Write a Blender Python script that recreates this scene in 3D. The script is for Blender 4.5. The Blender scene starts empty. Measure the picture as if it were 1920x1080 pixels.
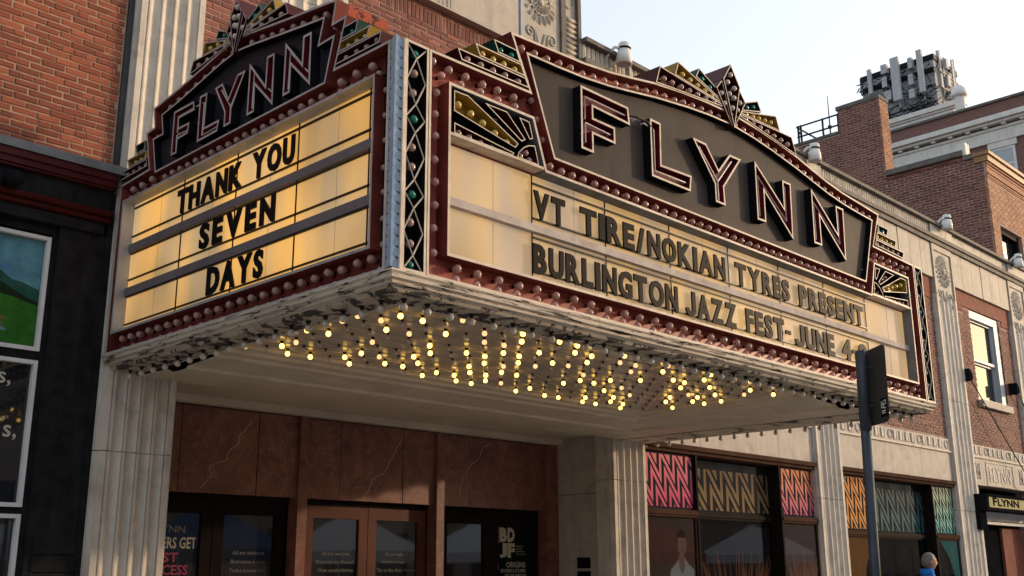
import bpy, bmesh, math, random
from mathutils import Vector, Matrix
from mathutils.geometry import tessellate_polygon
random.seed(7)
R = math.radians
SC = bpy.context.scene
COL = SC.collection

# ---------------------------------------------------------------- camera, sky, sun, exposure
FPX, PITCH, YAW, ROLL = 1998.8, R(14.916), R(45.794), R(-0.287)
CAM = Vector((0, 0, 1.6))
def cam_axes():
    cy, sy, cp, sp = math.cos(YAW), math.sin(YAW), math.cos(PITCH), math.sin(PITCH)
    fw = Vector((sy*cp, cy*cp, sp)); rt = Vector((cy, -sy, 0)); up = rt.cross(fw)
    c, s = math.cos(ROLL), math.sin(ROLL)
    return c*rt + s*up, -s*rt + c*up, fw
RT, UP, FW = cam_axes()
cd = bpy.data.cameras.new('camera'); cam = bpy.data.objects.new('camera', cd); COL.objects.link(cam)
cd.sensor_width = 36; cd.lens = 36*FPX/1920; cd.clip_start = .05; cd.clip_end = 3000
m = Matrix((RT, UP, -FW)).transposed().to_4x4(); m.translation = CAM
cam.matrix_world = m
SC.camera = cam
SUN_AZ, SUN_EL = R(63.5), R(10.5)          # azimuth measured from the street side normal (-y) towards +x
SD = Vector((math.sin(SUN_AZ)*math.cos(SUN_EL), -math.cos(SUN_AZ)*math.cos(SUN_EL), math.sin(SUN_EL)))
w = bpy.data.worlds.new('World'); SC.world = w; w.use_nodes = True
nt = w.node_tree; bg = nt.nodes['Background']
sky = nt.nodes.new('ShaderNodeTexSky'); sky.sky_type = 'NISHITA'; sky.sun_disc = False
sky.sun_elevation = SUN_EL; sky.sun_rotation = math.atan2(SD.x, SD.y)
sky.altitude = 60; sky.air_density = 1.0; sky.dust_density = 3.0; sky.ozone_density = 1.2
veil = nt.nodes.new('ShaderNodeMix'); veil.data_type = 'RGBA'; veil.blend_type = 'ADD'; veil.inputs[0].default_value = 1   # even summer haze over the whole sky
nt.links.new(sky.outputs[0], veil.inputs[6]); veil.inputs[7].default_value = (2.38, 2.27, 2.15, 1)
nt.links.new(veil.outputs[2], bg.inputs[0]); bg.inputs[1].default_value = 0.15
sl = bpy.data.lights.new('sun', 'SUN'); sl.energy = 2.0; sl.angle = R(1.0); sl.color = (.88, .62, .41)
so = bpy.data.objects.new('sun', sl); COL.objects.link(so)
so.rotation_euler = SD.to_track_quat('Z', 'Y').to_euler()
SC.view_settings.view_transform = 'Standard'; SC.view_settings.look = 'None'
SC.view_settings.gamma = 1; SC.view_settings.use_curve_mapping = False
SC.view_settings.exposure = 0.66

def proj(P):
    v = Vector(P) - CAM; z = v.dot(FW)
    if z < .01: return None
    return 960 + FPX*v.dot(RT)/z, 540 - FPX*v.dot(UP)/z, z

# ---------------------------------------------------------------- materials
class NT:
    def __init__(s, name):
        s.m = bpy.data.materials.new(name); s.m.use_nodes = True; s.t = s.m.node_tree
        s.b = s.t.nodes['Principled BSDF']; s.co = s.t.nodes.new('ShaderNodeTexCoord').outputs['Object']
    def n(s, typ, **k):
        o = s.t.nodes.new('ShaderNode' + typ)
        for a, v in k.items():
            if a.startswith('_'): setattr(o, a[1:], v)
            else:
                i = o.inputs[int(a[1:])] if a[0] == 'i' and a[1:].isdigit() else o.inputs[a]
                if hasattr(v, 'links') or isinstance(v, bpy.types.NodeSocket): s.t.links.new(v, i)
                else: i.default_value = v
        return o
    def noise(s, scale, detail=5, rough=.6, stretch=None, out=0, dist=0):
        v = s.co
        if stretch: v = s.n('Mapping', Vector=v, Scale=stretch).outputs[0]
        return s.n('TexNoise', Vector=v, Scale=scale, Detail=detail, Roughness=rough, Distortion=dist).outputs[out]
    def ramp(s, f, stops):
        r = s.n('ValToRGB', Fac=f); e = r.color_ramp.elements
        while len(e) < len(stops): e.new(.5)
        for el, (p, c) in zip(e, stops): el.position = p; el.color = (*c, 1) if len(c) == 3 else c
        return r.outputs[0]
    def mix(s, f, a, b, mode='MIX'):
        o = s.t.nodes.new('ShaderNodeMix'); o.data_type = 'RGBA'; o.blend_type = mode
        for i, v in ((0, f), (6, a), (7, b)):
            if isinstance(v, bpy.types.NodeSocket): s.t.links.new(v, o.inputs[i])
            elif i == 0: o.inputs[0].default_value = v
            else: o.inputs[i].default_value = (*v, 1)
        return o.outputs[2]
    def set(s, **k):
        for a, v in k.items():
            i = s.b.inputs[a.replace('_', ' ')]
            if isinstance(v, bpy.types.NodeSocket): s.t.links.new(v, i)
            else: i.default_value = (*v, 1) if isinstance(v, tuple) and len(v) == 3 else v
        return s
    def bump(s, f, strength=.3, dist=.01):
        o = s.n('Bump', Strength=strength, Distance=dist, Height=f); s.t.links.new(o.outputs[0], s.b.inputs['Normal']); return s

def gray(v): return (v, v, v)
def paint(name, c, rough=.45, var=.35, dirt=.35, dirtc=(.03, .025, .02), scale=3.0, metallic=0, bump=.08, streak=True, coat=0, spec=.09):
    a = NT(name)
    n1 = a.noise(scale, 6); lo = tuple(x*(1-var) for x in c); hi = tuple(min(1, x*(1+var*.6)) for x in c)
    col = a.ramp(n1, [(.3, lo), (.7, hi)])
    if dirt:
        n2 = a.noise(2.2, 7, .7, (3.5, 3.5, .5) if streak else None)
        f = a.ramp(n2, [(.50, gray(0)), (.78, gray(dirt))]); col = a.mix(f, col, dirtc)
    n3 = a.noise(55, 3)
    a.set(Base_Color=col, Roughness=rough if name in ('glossy_cream_ceiling', 'board_letter_plastic') else max(rough, .42), Metallic=metallic); a.b.inputs['Specular IOR Level'].default_value = spec
    if coat: a.set(Coat_Weight=coat)
    a.bump(n3, bump, .004)
    return a.m

def peel(name, c=(.62, .58, .52), under=(.025, .02, .018), amount=.5, scale=5, stretch=None):
    a = NT(name)
    n1 = a.noise(scale, 9, .68, stretch, dist=.6)
    f = a.ramp(n1, [(amount-.015, gray(1)), (amount+.015, gray(0))])
    n2 = a.noise(2.0, 6)
    base = a.mix(a.ramp(n2, [(.35, gray(.0)), (.7, gray(.5))]), c, tuple(x*.45 for x in c))
    a.set(Base_Color=a.mix(f, base, under), Roughness=.75); a.b.inputs['Specular IOR Level'].default_value = .2
    a.bump(f, -.6, .004)
    return a.m

M = {}
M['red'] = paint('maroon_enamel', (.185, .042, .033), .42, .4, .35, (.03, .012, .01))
M['redlt'] = paint('sunlit_red_enamel', (.33, .088, .066), .38, .35, .3, (.06, .02, .016), scale=5)  # the marquee red again, lightened in colour for the sunlit front floor
M['darkred'] = paint('oxblood_enamel', (.055, .009, .010), .38, .4, .2)
M['letterred'] = paint('letter_red_enamel', (.10, .008, .014), .32, .3, .12)
M['black'] = paint('black_enamel', (.010, .010, .012), .6, .4, .15, (.03, .03, .03), spec=0)
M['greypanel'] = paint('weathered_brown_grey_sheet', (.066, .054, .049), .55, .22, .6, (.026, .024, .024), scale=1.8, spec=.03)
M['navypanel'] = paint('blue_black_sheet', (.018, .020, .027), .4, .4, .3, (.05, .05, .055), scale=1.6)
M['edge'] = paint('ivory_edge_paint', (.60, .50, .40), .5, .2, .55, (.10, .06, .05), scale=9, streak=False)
M['edgeL'] = paint('shaded_edge_paint', (.40, .35, .35), .5, .2, .4, (.10, .06, .05), scale=9, streak=False)  # same edge paint, dulled in colour for the shaded side face
M['yellow'] = paint('mustard_enamel', (.30, .19, .035), .42, .35, .4, (.05, .035, .02))
M['green'] = paint('bottle_green_enamel', (.010, .045, .040), .4, .4, .2)
M['silver'] = paint('dull_aluminium', (.42, .42, .43), .42, .25, .55, (.05, .045, .045), metallic=.35)
M['greybar'] = paint('mauve_grey_bar', (.15, .128, .134), .45, .2, .2)
M['whitebar'] = paint('chalky_white_bar', (.46, .40, .36), .8, .2, .45, (.20, .13, .11), scale=8, streak=False, spec=.1)
M['blue'] = paint('powder_blue_enamel', (.27, .35, .45), .42, .2, .35, (.06, .08, .11), scale=12)
M['peel'] = peel('peeling_white_paint', c=(.52, .45, .36), amount=.43, scale=6, stretch=(.6, .6, 7))
M['peelred'] = peel('peeling_red_back', c=(.42, .085, .045), amount=.52, scale=2.6)
M['reveal'] = paint('streaked_grey_reveal', (.17, .17, .175), .5, .3, .8, (.03, .028, .028), scale=2.5)  # recess sides, darker and streakier than the silver frame
M['peelL'] = peel('badly_weathered_white_paint', c=(.47, .40, .32), under=(.05, .043, .038), amount=.44, scale=6, stretch=(.7, .7, 7))
M['peelblk'] = peel('badly_peeled_paint', c=(.42, .36, .28), under=(.05, .043, .038), amount=.485, scale=6.5)
M['soffit'] = paint('glossy_cream_ceiling', (.40, .33, .26), .22, .15, .25, (.12, .09, .07), scale=2, streak=False, bump=.02)
M['cove'] = paint('cream_cove_paint', (.50, .43, .34), .4, .15, .35, (.14, .10, .07), scale=2, streak=False)
M['track'] = paint('black_track', (.02, .018, .016), .4, .2, 0)
M['boardletter'] = paint('board_letter_plastic', (.013, .010, .009), .5, .25, .3, (.03, .025, .022), bump=.02, streak=False, spec=.02)
M['boardletterL'] = paint('black_board_letter', (.008, .008, .009), .3, .2, .0, bump=.03)
M['socket'] = paint('socket_black', (.015, .013, .012), .4, .2, 0)

def marble(name, c, vein, rough=.72, joint=.0, dirt=.4, sc=2.5):
    a = NT(name)
    n1 = a.noise(sc, 8, .65, dist=1.2)
    col = a.ramp(n1, [(.30, vein), (.52, c), (.75, tuple(min(1, x*1.12) for x in c))])
    n2 = a.noise(1.6, 8, .7, (4, 4, .35)); f = a.ramp(n2, [(.50, gray(0)), (.80, gray(dirt))])
    col = a.mix(f, col, (.10, .085, .07))
    a.set(Base_Color=col, Roughness=rough); a.b.inputs['Specular IOR Level'].default_value = .25; a.bump(a.noise(30, 4), .12, .004)
    return a.m
M['marble'] = marble('weathered_white_marble', (.50, .455, .395), (.36, .32, .28))
M['marble2'] = marble('weathered_white_marble_slab', (.37, .335, .29), (.29, .26, .225), dirt=.35)
M['stain_shade'] = marble('sooty_stone_groove_shade', (.40, .37, .33), (.20, .18, .17), .7, dirt=.95, sc=4)  # parapet dirt; also the painted shade of the frieze grooves
M['coping'] = marble('dark_stone_coping', (.13, .115, .105), (.06, .055, .05), .8, dirt=.7)
M['redmarble'] = marble('liver_red_marble', (.21, .075, .050), (.13, .045, .033), .55, dirt=.2, sc=3.5)
_a = NT('liver_red_veined_marble'); _n = _a.noise(3.0, 8, .65, dist=1.4)
_c = _a.ramp(_n, [(.30, (.095, .040, .030)), (.52, (.175, .072, .050)), (.75, (.24, .108, .076))])
_v = _a.noise(2.3, 6, .6, dist=2.2); _c = _a.mix(_a.ramp(_v, [(.490, gray(0)), (.50, gray(.42)), (.510, gray(0))]), _c, (.42, .29, .22))
_sp = _a.noise(26, 2); _c = _a.mix(_a.ramp(_sp, [(.72, gray(0)), (.78, gray(.6))]), _c, (.40, .28, .22))
_d = _a.noise(1.3, 6, .7, (3, 3, .6)); _c = _a.mix(_a.ramp(_d, [(.45, gray(0)), (.75, gray(.55))]), _c, (.06, .025, .02))
_a.set(Base_Color=_c, Roughness=.4, Specular_IOR_Level=.25); _a.bump(_a.noise(14, 4), .06, .004); M['redmarble'] = _a.m
M['vein'] = paint('pale_marble_vein', (.44, .30, .23), .4, .45, .25, scale=14)
M['flutedrelief'] = M['marble']

def brickmat(name, lo, mid, hi, rough=.85):
    a = NT(name)
    t = a.n('Attribute', _attribute_name='tint').outputs['Fac']
    col = a.ramp(t, [(0, lo), (.5, mid), (1, hi)])
    oi = a.n('ObjectInfo').outputs['Random']
    n = a.n('TexNoise', Vector=a.n('NewGeometry').outputs['Position'], Scale=28, Detail=6, Roughness=.7).outputs[0]
    col = a.mix(a.ramp(n, [(.38, gray(0)), (.75, gray(.55))]), col, tuple(x*.5 for x in mid))
    col = a.mix(a.n('Math', _operation='MULTIPLY', i0=oi, i1=.22).outputs[0], col, tuple(x*.55 for x in mid))
    n2 = a.n('TexNoise', Vector=a.n('NewGeometry').outputs['Position'], Scale=.9, Detail=5).outputs[0]
    col = a.mix(a.ramp(n2, [(.45, gray(0)), (.75, gray(.4))]), col, tuple(x*.55 for x in lo))
    a.set(Base_Color=col, Roughness=rough); a.bump(n, .45, .006)
    return a.m
M['brickL'] = brickmat('orange_red_brick', (.13, .031, .016), (.245, .058, .026), (.32, .088, .042))
M['brickT'] = brickmat('plum_red_brick', (.105, .030, .024), (.19, .058, .042), (.27, .095, .068))
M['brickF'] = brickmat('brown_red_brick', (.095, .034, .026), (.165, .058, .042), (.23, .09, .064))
M['brickSun'] = brickmat('sunlit_orange_brick', (.25, .11, .06), (.36, .16, .085), (.44, .22, .13))  # brown brick recoloured lighter and warmer, sunlight painted into street-side faces
M['mortarL'] = paint('buff_mortar', (.36, .25, .17), .95, .25, .3, (.12, .08, .06), scale=8)
M['mortarT'] = paint('pink_grey_mortar', (.34, .24, .20), .95, .25, .3, (.12, .08, .07), scale=8)
M['mortarF'] = paint('grey_pink_mortar', (.36, .25, .21), .95, .2, .1, scale=8)
M['lintel'] = paint('red_brown_lintel', (.20, .070, .050), .8, .3, .35, (.08, .03, .025), scale=6)
M['shopblack'] = paint('black_timber_paint', (.014, .014, .016), .5, .5, .35, (.045, .042, .04), scale=7, bump=.3, spec=.05)
M['shopred'] = paint('oxblood_cornice_paint', (.062, .011, .011), .42, .3, .2, scale=5)
M['lead'] = paint('lead_grey_flashing', (.15, .155, .165), .5, .3, .4, (.3, .3, .31), streak=False)
M['darklead'] = paint('dark_lead_strip', (.05, .05, .055), .6, .3, .3)
M['darkblue'] = paint('shadow_blue_enamel', (.09, .12, .17), .5, .2, .3)
M['whiteframe'] = paint('white_window_frame', (.62, .62, .62), .4, .1, .15)
M['bluewhite'] = paint('pale_blue_white_sash', (.36, .39, .43), .45, .1, .25)
M['brownframe'] = paint('bronze_brown_frame', (.070, .040, .028), .8, .25, .2, spec=0)
M['woodbrown'] = paint('red_brown_door_timber', (.095, .036, .022), .32, .25, .2)
M['darkdoor'] = paint('near_black_door', (.012, .009, .008), .6, .3, .1, spec=.01)
M['whitelamp'] = paint('white_lamp_housing', (.66, .65, .64), .35, .1, .2)
M['galv'] = paint('galvanised_grey', (.34, .36, .39), .4, .2, .25)
M['antgrey'] = paint('antenna_grey', (.40, .41, .43), .5, .1, .15)
M['cabin'] = paint('cabin_cladding', (.33, .34, .36), .7, .2, .5, (.08, .08, .085))
M['cornwhite'] = paint('white_cornice', (.62, .60, .57), .6, .12, .35, (.2, .18, .17))
M['cable'] = paint('black_cable', (.012, .012, .013), .5, .1, 0)
M['polesteel'] = paint('dark_blue_grey_steel', (.055, .062, .078), .38, .25, .3, (.2, .2, .2), metallic=.3, scale=6)
M['plate'] = paint('dark_sign_back', (.040, .036, .036), .45, .15, .15)
M['asphalt'] = paint('asphalt', (.05, .05, .052), .9, .3, 0, scale=20, bump=.4)
M['paver'] = paint('pale_bounce_paving', (.46, .42, .375), .9, .3, 0, scale=20, bump=.4)  # unseen street surface, made pale to bounce light into the shade
M['concrete'] = paint('pavement_concrete', (.46, .42, .38), .9, .2, .2, scale=4, bump=.3, streak=False)
M['kerb'] = paint('granite_kerb', (.33, .32, .31), .85, .2, .2, scale=9)
M['whitepaint'] = paint('road_paint', (.7, .7, .68), .7, .1, .1)
M['gold'] = paint('tan_cornice', (.30, .175, .085), .45, .15, .2)
M['opp'] = paint('buff_far_facade', (.34, .27, .22), .8, .3, .2, scale=1)
M['tentwhite'] = paint('white_tent_canvas', (.72, .72, .74), .7, .06, 0)
M['tentblue'] = paint('navy_tent_canvas', (.05, .10, .22), .7, .1, 0)
M['tentred'] = paint('red_tent_canvas', (.45, .05, .06), .7, .1, 0)

def glassmat(name, tint=(.012, .014, .017), rough=.03, spec=.7):
    a = NT(name); a.set(Base_Color=tint, Roughness=rough, IOR=1.52); a.b.inputs['Specular IOR Level'].default_value = spec
    a.bump(a.noise(1.1, 2), .05, .02)
    return a.m
M['glass'] = glassmat('dark_shop_glass')
def clearglass():
    a = NT('clear_window_glass'); t = a.t; fr = a.n('Fresnel', IOR=1.5); g1 = a.n('BsdfGlossy', Roughness=.02); t1 = a.n('BsdfTransparent'); t1.inputs[0].default_value = (.86, .88, .88, 1)
    mx = a.n('MixShader', i0=fr.outputs[0], i1=t1.outputs[0], i2=g1.outputs[0]); t.links.new(mx.outputs[0], t.nodes['Material Output'].inputs[0]); return a.m
M['clear'] = clearglass()
M['skyglass'] = glassmat('upper_window_glass', (.03, .03, .032), .05, .35)
M['skyglass'].node_tree.nodes['Principled BSDF'].inputs['IOR'].default_value = 1.22
def bulbglass(name, c, trans=.55):
    a = NT(name); a.set(Base_Color=c, Roughness=.10, IOR=1.42, Transmission_Weight=trans); return a.m
M['bulb'] = bulbglass('clear_bulb_glass', (.84, .60, .53), .66)
M['bulbg'] = bulbglass('green_bulb_glass', (.02, .22, .17), .3)
M['bulby'] = bulbglass('amber_bulb_glass', (.75, .55, .16), .35)
M['bulbw'] = bulbglass('frosted_bulb_glass', (.55, .50, .45), .2)
M['neon'] = bulbglass('unlit_neon_glass', (.70, .62, .60), .25)
def emis(name, c, st):
    a = NT(name); a.set(Base_Color=c, Emission_Color=c, Emission_Strength=st, Roughness=.3); return a.m
M['lit'] = emis('lit_bulb_glass', (1, .60, .11), 3.6)
M['litw'] = emis('dim_lit_bulb_glass', (1, .58, .26), .8)

def panemat(name, lo, hi, st):
    a = NT(name)
    n = a.noise(1.7, 2, .4, (1.3, 1.3, .45)); n2 = a.noise(1.1, 1, .4, (1.2, 1.2, .8))
    c = a.ramp(n, [(.32, lo), (.62, hi)])
    s = a.ramp(n2, [(.3, gray(.55)), (.65, gray(1.0))])
    s = a.n('Math', _operation='MULTIPLY', i0=s, i1=st).outputs[0]
    a.b.inputs['Specular IOR Level'].default_value = .02
    a.set(Base_Color=(.23, .18, .125), Roughness=.5, Emission_Color=c, Emission_Strength=s)
    a.bump(a.noise(2.0, 3), .06, .02)
    return a.m
M['paneL'] = panemat('backlit_acrylic_side', (.50, .33, .16), (.90, .46, .10), .66)
M['paneF'] = panemat('backlit_acrylic_front', (.52, .38, .26), (.84, .50, .18), .48)

# ---------------------------------------------------------------- mesh helpers
ABS = {}
def absloc(o): return ABS.get(o.name, Vector((0, 0, 0))) if o else Vector((0, 0, 0))
class MB:
    def __init__(s): s.v = []; s.f = []; s.mi = []; s.tint = []; s.k = 0; s.sm = []; s.smooth = False; s.t = .5
    def face(s, idx): s.f.append(tuple(idx)); s.mi.append(s.k); s.tint.append(s.t); s.sm.append(s.smooth)
    def add(s, pts):
        b = len(s.v); s.v += [tuple(p) for p in pts]; return b
    def quad(s, a, b, c, d): i = s.add([a, b, c, d]); s.face((i, i+1, i+2, i+3))
    def poly(s, pts): i = s.add(pts); s.face(range(i, i+len(pts)))
    def box(s, x0, x1, y0, y1, z0, z1):
        i = s.add([(x0, y0, z0), (x1, y0, z0), (x1, y1, z0), (x0, y1, z0), (x0, y0, z1), (x1, y0, z1), (x1, y1, z1), (x0, y1, z1)])
        for q in ((0, 3, 2, 1), (4, 5, 6, 7), (0, 1, 5, 4), (1, 2, 6, 5), (2, 3, 7, 6), (3, 0, 4, 7)): s.face([i+k for k in q])
    def tube(s, pts, r, n=6, cap=True):
        pts = [Vector(p) for p in pts]; rings = []
        up = None
        for i, p in enumerate(pts):
            a = pts[max(i-1, 0)]; b = pts[min(i+1, len(pts)-1)]; d = (b-a).normalized()
            ref = Vector((0, 0, 1)) if abs(d.z) < .9 else Vector((1, 0, 0))
            if up is None: up = (ref - d*ref.dot(d)).normalized()
            else: up = (up - d*up.dot(d)).normalized()
            sd = d.cross(up); rr = r[i] if isinstance(r, (list, tuple)) else r
            rings.append(s.add([p + rr*(math.cos(2*math.pi*k/n)*up + math.sin(2*math.pi*k/n)*sd) for k in range(n)]))
        for a, b in zip(rings, rings[1:]):
            for k in range(n): s.face((a+k, a+(k+1) % n, b+(k+1) % n, b+k))
        if cap: s.face(range(rings[0]+n-1, rings[0]-1, -1)); s.face(range(rings[-1], rings[-1]+n))
    def lathe(s, prof, c=(0, 0, 0), n=12, ax=(0, 0, 1)):
        ax = Vector(ax).normalized(); ref = Vector((0, 0, 1)) if abs(ax.z) < .9 else Vector((1, 0, 0))
        u = (ref - ax*ref.dot(ax)).normalized(); v = ax.cross(u); c = Vector(c); rings = []
        for r, h in prof:
            if r < 1e-6: rings.append((s.add([c + ax*h]), 1))
            else: rings.append((s.add([c + ax*h + r*(math.cos(2*math.pi*k/n)*u + math.sin(2*math.pi*k/n)*v) for k in range(n)]), n))
        for (a, na), (b, nb) in zip(rings, rings[1:]):
            for k in range(n):
                k2 = (k+1) % n
                if na == 1 and nb == 1: continue
                if na == 1: s.face((a, b+k2, b+k))
                elif nb == 1: s.face((a+k, a+k2, b))
                else: s.face((a+k, a+k2, b+k2, b+k))
    def mesh(s, name, mats, origin=Vector((0, 0, 0))):
        me = bpy.data.meshes.new(name)
        me.from_pydata([tuple(Vector(p)-origin) for p in s.v], [], s.f)
        for mm in (mats if isinstance(mats, (list, tuple)) else [mats]): me.materials.append(mm)
        me.polygons.foreach_set('material_index', s.mi)
        me.polygons.foreach_set('use_smooth', s.sm)
        at = me.attributes.new('tint', 'FLOAT', 'FACE'); at.data.foreach_set('value', s.tint)
        me.update()
        return me
    def build(s, name, mats, parent=None, **k):
        o = bpy.data.objects.new(name, s.mesh(name, mats, absloc(parent)))
        COL.objects.link(o); ABS[o.name] = absloc(parent).copy()
        if parent: o.parent = parent
        tag(o, **k)
        return o
def tag(o, label=None, cat=None, group=None, kind=None):
    if label: o['label'] = label
    if cat: o['category'] = cat
    if group: o['group'] = group
    if kind: o['kind'] = kind
def thing(name, loc, label, cat, group=None):
    o = bpy.data.objects.new(name, None); COL.objects.link(o); o.location = loc; ABS[o.name] = Vector(loc)
    o.empty_display_size = .2
    tag(o, label, cat, group); return o
def inst(name, me, parent, loc, rot=(0, 0, 0), scale=(1, 1, 1)):
    o = bpy.data.objects.new(name, me); COL.objects.link(o)
    o.location = Vector(loc) - absloc(parent); o.rotation_euler = rot; o.scale = scale
    o.parent = parent; ABS[o.name] = Vector(loc); return o
class Frame:                                   # a face: s along, z up, d outwards
    def __init__(s, o, S, N): s.o = Vector(o); s.S = Vector(S); s.N = Vector(N); s.rz = math.atan2(s.S.y, s.S.x)
    def __call__(s, a, z, d=0): return s.o + s.S*a + Vector((0, 0, z)) + s.N*d
def ccw(p):
    return p if sum(p[i][0]*p[(i+1) % len(p)][1] - p[(i+1) % len(p)][0]*p[i][1] for i in range(len(p))) > 0 else p[::-1]
def inset(p, t):
    out = []; n = len(p)
    for i in range(n):
        a, b, c = Vector(p[i-1]), Vector(p[i]), Vector(p[(i+1) % n])
        e1 = (b-a).normalized(); e2 = (c-b).normalized()
        n1 = Vector((-e1.y, e1.x)); n2 = Vector((-e2.y, e2.x)); k = 1 + n1.dot(n2)
        mv = (n1+n2)/max(k, .12)
        out.append(tuple(b + mv*t))
    return out
def ring(mb, F, p, t, d0, d1, ko, ki, kf):
    """thin wall standing along outline p: outer side, inner side, front edge"""
    p = ccw(p); q = inset(p, t); n = len(p)
    for i in range(n):
        j = (i+1) % n
        mb.k = ko; mb.quad(F(*p[i], d0), F(*p[j], d0), F(*p[j], d1), F(*p[i], d1))
        mb.k = ki; mb.quad(F(*q[j], d0), F(*q[i], d0), F(*q[i], d1), F(*q[j], d1))
        mb.k = kf; mb.quad(F(*p[i], d1), F(*p[j], d1), F(*q[j], d1), F(*q[i], d1))
def plate(mb, F, p, d): mb.poly([F(*q, d) for q in ccw(p)])
def prism(mb, F, p, d0, d1):
    p = ccw(p); plate(mb, F, p, d1); mb.poly([F(*q, d0) for q in p[::-1]])
    for i in range(len(p)):
        j = (i+1) % len(p); mb.quad(F(*p[i], d0), F(*p[j], d0), F(*p[j], d1), F(*p[i], d1))
def fbox(mb, F, s0, s1, z0, z1, d0, d1): prism(mb, F, [(s0, z0), (s1, z0), (s1, z1), (s0, z1)], d0, d1)
def ribbon(mb, F, pts, wd, d):
    """flat mitred stroke along pts"""
    n = len(pts); L = []; Rr = []
    for i in range(n):
        a = Vector(pts[max(i-1, 0)]); b = Vector(pts[i]); c = Vector(pts[min(i+1, n-1)])
        e1 = (b-a).normalized() if i else (c-b).normalized(); e2 = (c-b).normalized() if i < n-1 else e1
        n1 = Vector((-e1.y, e1.x)); n2 = Vector((-e2.y, e2.x)); mv = (n1+n2)/max(1+n1.dot(n2), .15)*wd/2
        L.append(b+mv); Rr.append(b-mv)
    for i in range(n-1): mb.quad(F(*Rr[i], d), F(*Rr[i+1], d), F(*L[i+1], d), F(*L[i], d))
def glyphs(text, bold=0.0, extr=0.0, res=3, spacing=1.0):
    cu = bpy.data.curves.new('t', 'FONT'); cu.body = text; cu.size = 1; cu.offset = bold; cu.extrude = extr; cu.resolution_u = res
    cu.space_character = spacing
    o = bpy.data.objects.new('t', cu); COL.objects.link(o); bpy.context.view_layer.update()
    me = bpy.data.meshes.new_from_object(o.evaluated_get(bpy.context.evaluated_depsgraph_get()))
    v = [tuple(x.co) for x in me.vertices]; f = [tuple(p.vertices) for p in me.polygons]
    bpy.data.objects.remove(o); bpy.data.curves.remove(cu); bpy.data.meshes.remove(me)
    return v, f
GL = {}
def custom_j(extr):
    o = [(.40, 1), (.62, 1)] + [(.31+.31*math.cos(a), .31+.31*math.sin(a)) for a in [-math.pi*i/12 for i in range(13)]] + [(.20, .34)] + [(.31+.10*math.cos(a), .31+.10*math.sin(a)) for a in [-math.pi+math.pi*i/8 for i in range(9)]]
    o[-1] = (.40, .31); n = len(o); o = o[::-1]
    v = [(x, y, -extr) for x, y in o] + [(x, y, extr) for x, y in o]
    return v, [tuple(range(n, 2*n))] + [(i, (i+1) % n, n+(i+1) % n, n+i) for i in range(n)]
def gl(ch, bold, extr):
    if ch == 'J': return custom_j(extr)
    k = (ch, bold, extr)
    if k not in GL: GL[k] = glyphs(ch, bold, extr)
    return GL[k]
def textmesh(mb, F, text, s0, z0, h, wd=None, d=0.0, extr=0.0, bold=0.0, spacing=1.0):
    v, f = glyphs(text, bold, extr, 2, spacing)
    if not v: return
    x0 = min(p[0] for p in v); x1 = max(p[0] for p in v); y0 = min(p[1] for p in v); y1 = max(p[1] for p in v)
    sy = h/(y1-y0); sx = sy if wd is None else wd/(x1-x0)
    b = mb.add([F(s0+(p[0]-x0)*sx, z0+(p[1]-y0)*sy, d+p[2]) for p in v])
    for q in f: mb.face([b+i for i in q])

# ---- bricks
def brick_mesh(k, mat, L, H, D=.07):
    rr = random.Random(k); mb = MB(); mb.t = rr.random()
    j = lambda a: rr.uniform(-a, a)
    fr = [(-L/2+j(.004), j(.003), j(.003)), (L/2+j(.004), j(.003), j(.003)), (L/2+j(.004), j(.003), H+j(.004)), (-L/2+j(.004), j(.003), H+j(.004))]
    c = .007
    o = mb.add([(x, y+c*.8, z) for x, y, z in fr])
    i = mb.add([(x-math.copysign(c, x), y, z+(c if z < H/2 else -c)) for x, y, z in fr])
    bk = mb.add([(x, D, z) for x, y, z in fr])
    mb.face((i, i+1, i+2, i+3))
    for a in range(4):
        b = (a+1) % 4; mb.face((o+a, o+b, i+b, i+a)); mb.face((bk+a, bk+b, o+b, o+a))
    return mb.mesh('brick', mat)
DEFER = []
def bricks(parent, F, s0, s1, z0, z1, mat, holes=(), L=.2145, H=.0575, joint=.0102, limit=300, soldier=None, skip=.0, headers=False, bond=0):
    """collect the bricks of one wall; the ones that show largest become parts, the rest one stuff part"""
    out = []; row = 0; z = z0; rnd = random.Random(int(abs(s0)*1000+z0*77))
    while z + H < z1 + .001:
        x = s0 - (L+joint)*(.5 if row % 2 else 0) - rnd.uniform(0, .03)
        hd = headers and row % 6 == 3
        l0 = L*.48 if hd else L
        while x < s1:
            a = max(x, s0); b = min(x+l0, s1)
            if b-a > .035:
                ok = all(not (b > h[0] and a < h[1] and z+H > h[2] and z < h[3]) for h in holes)
                if ok: out.append((a, b, z))
                else:
                    for h in holes:      # trimmed pieces beside openings
                        if z+H > h[2] and z < h[3]:
                            if a < h[0] < b and h[0]-a > .035: out.append((a, h[0], z))
                            if a < h[1] < b and b-h[1] > .035: out.append((h[1], b, z))
            x += l0 + joint
        z += H + joint; row += 1
    DEFER.append((parent, F, out, mat, H, limit, rnd))
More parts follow.
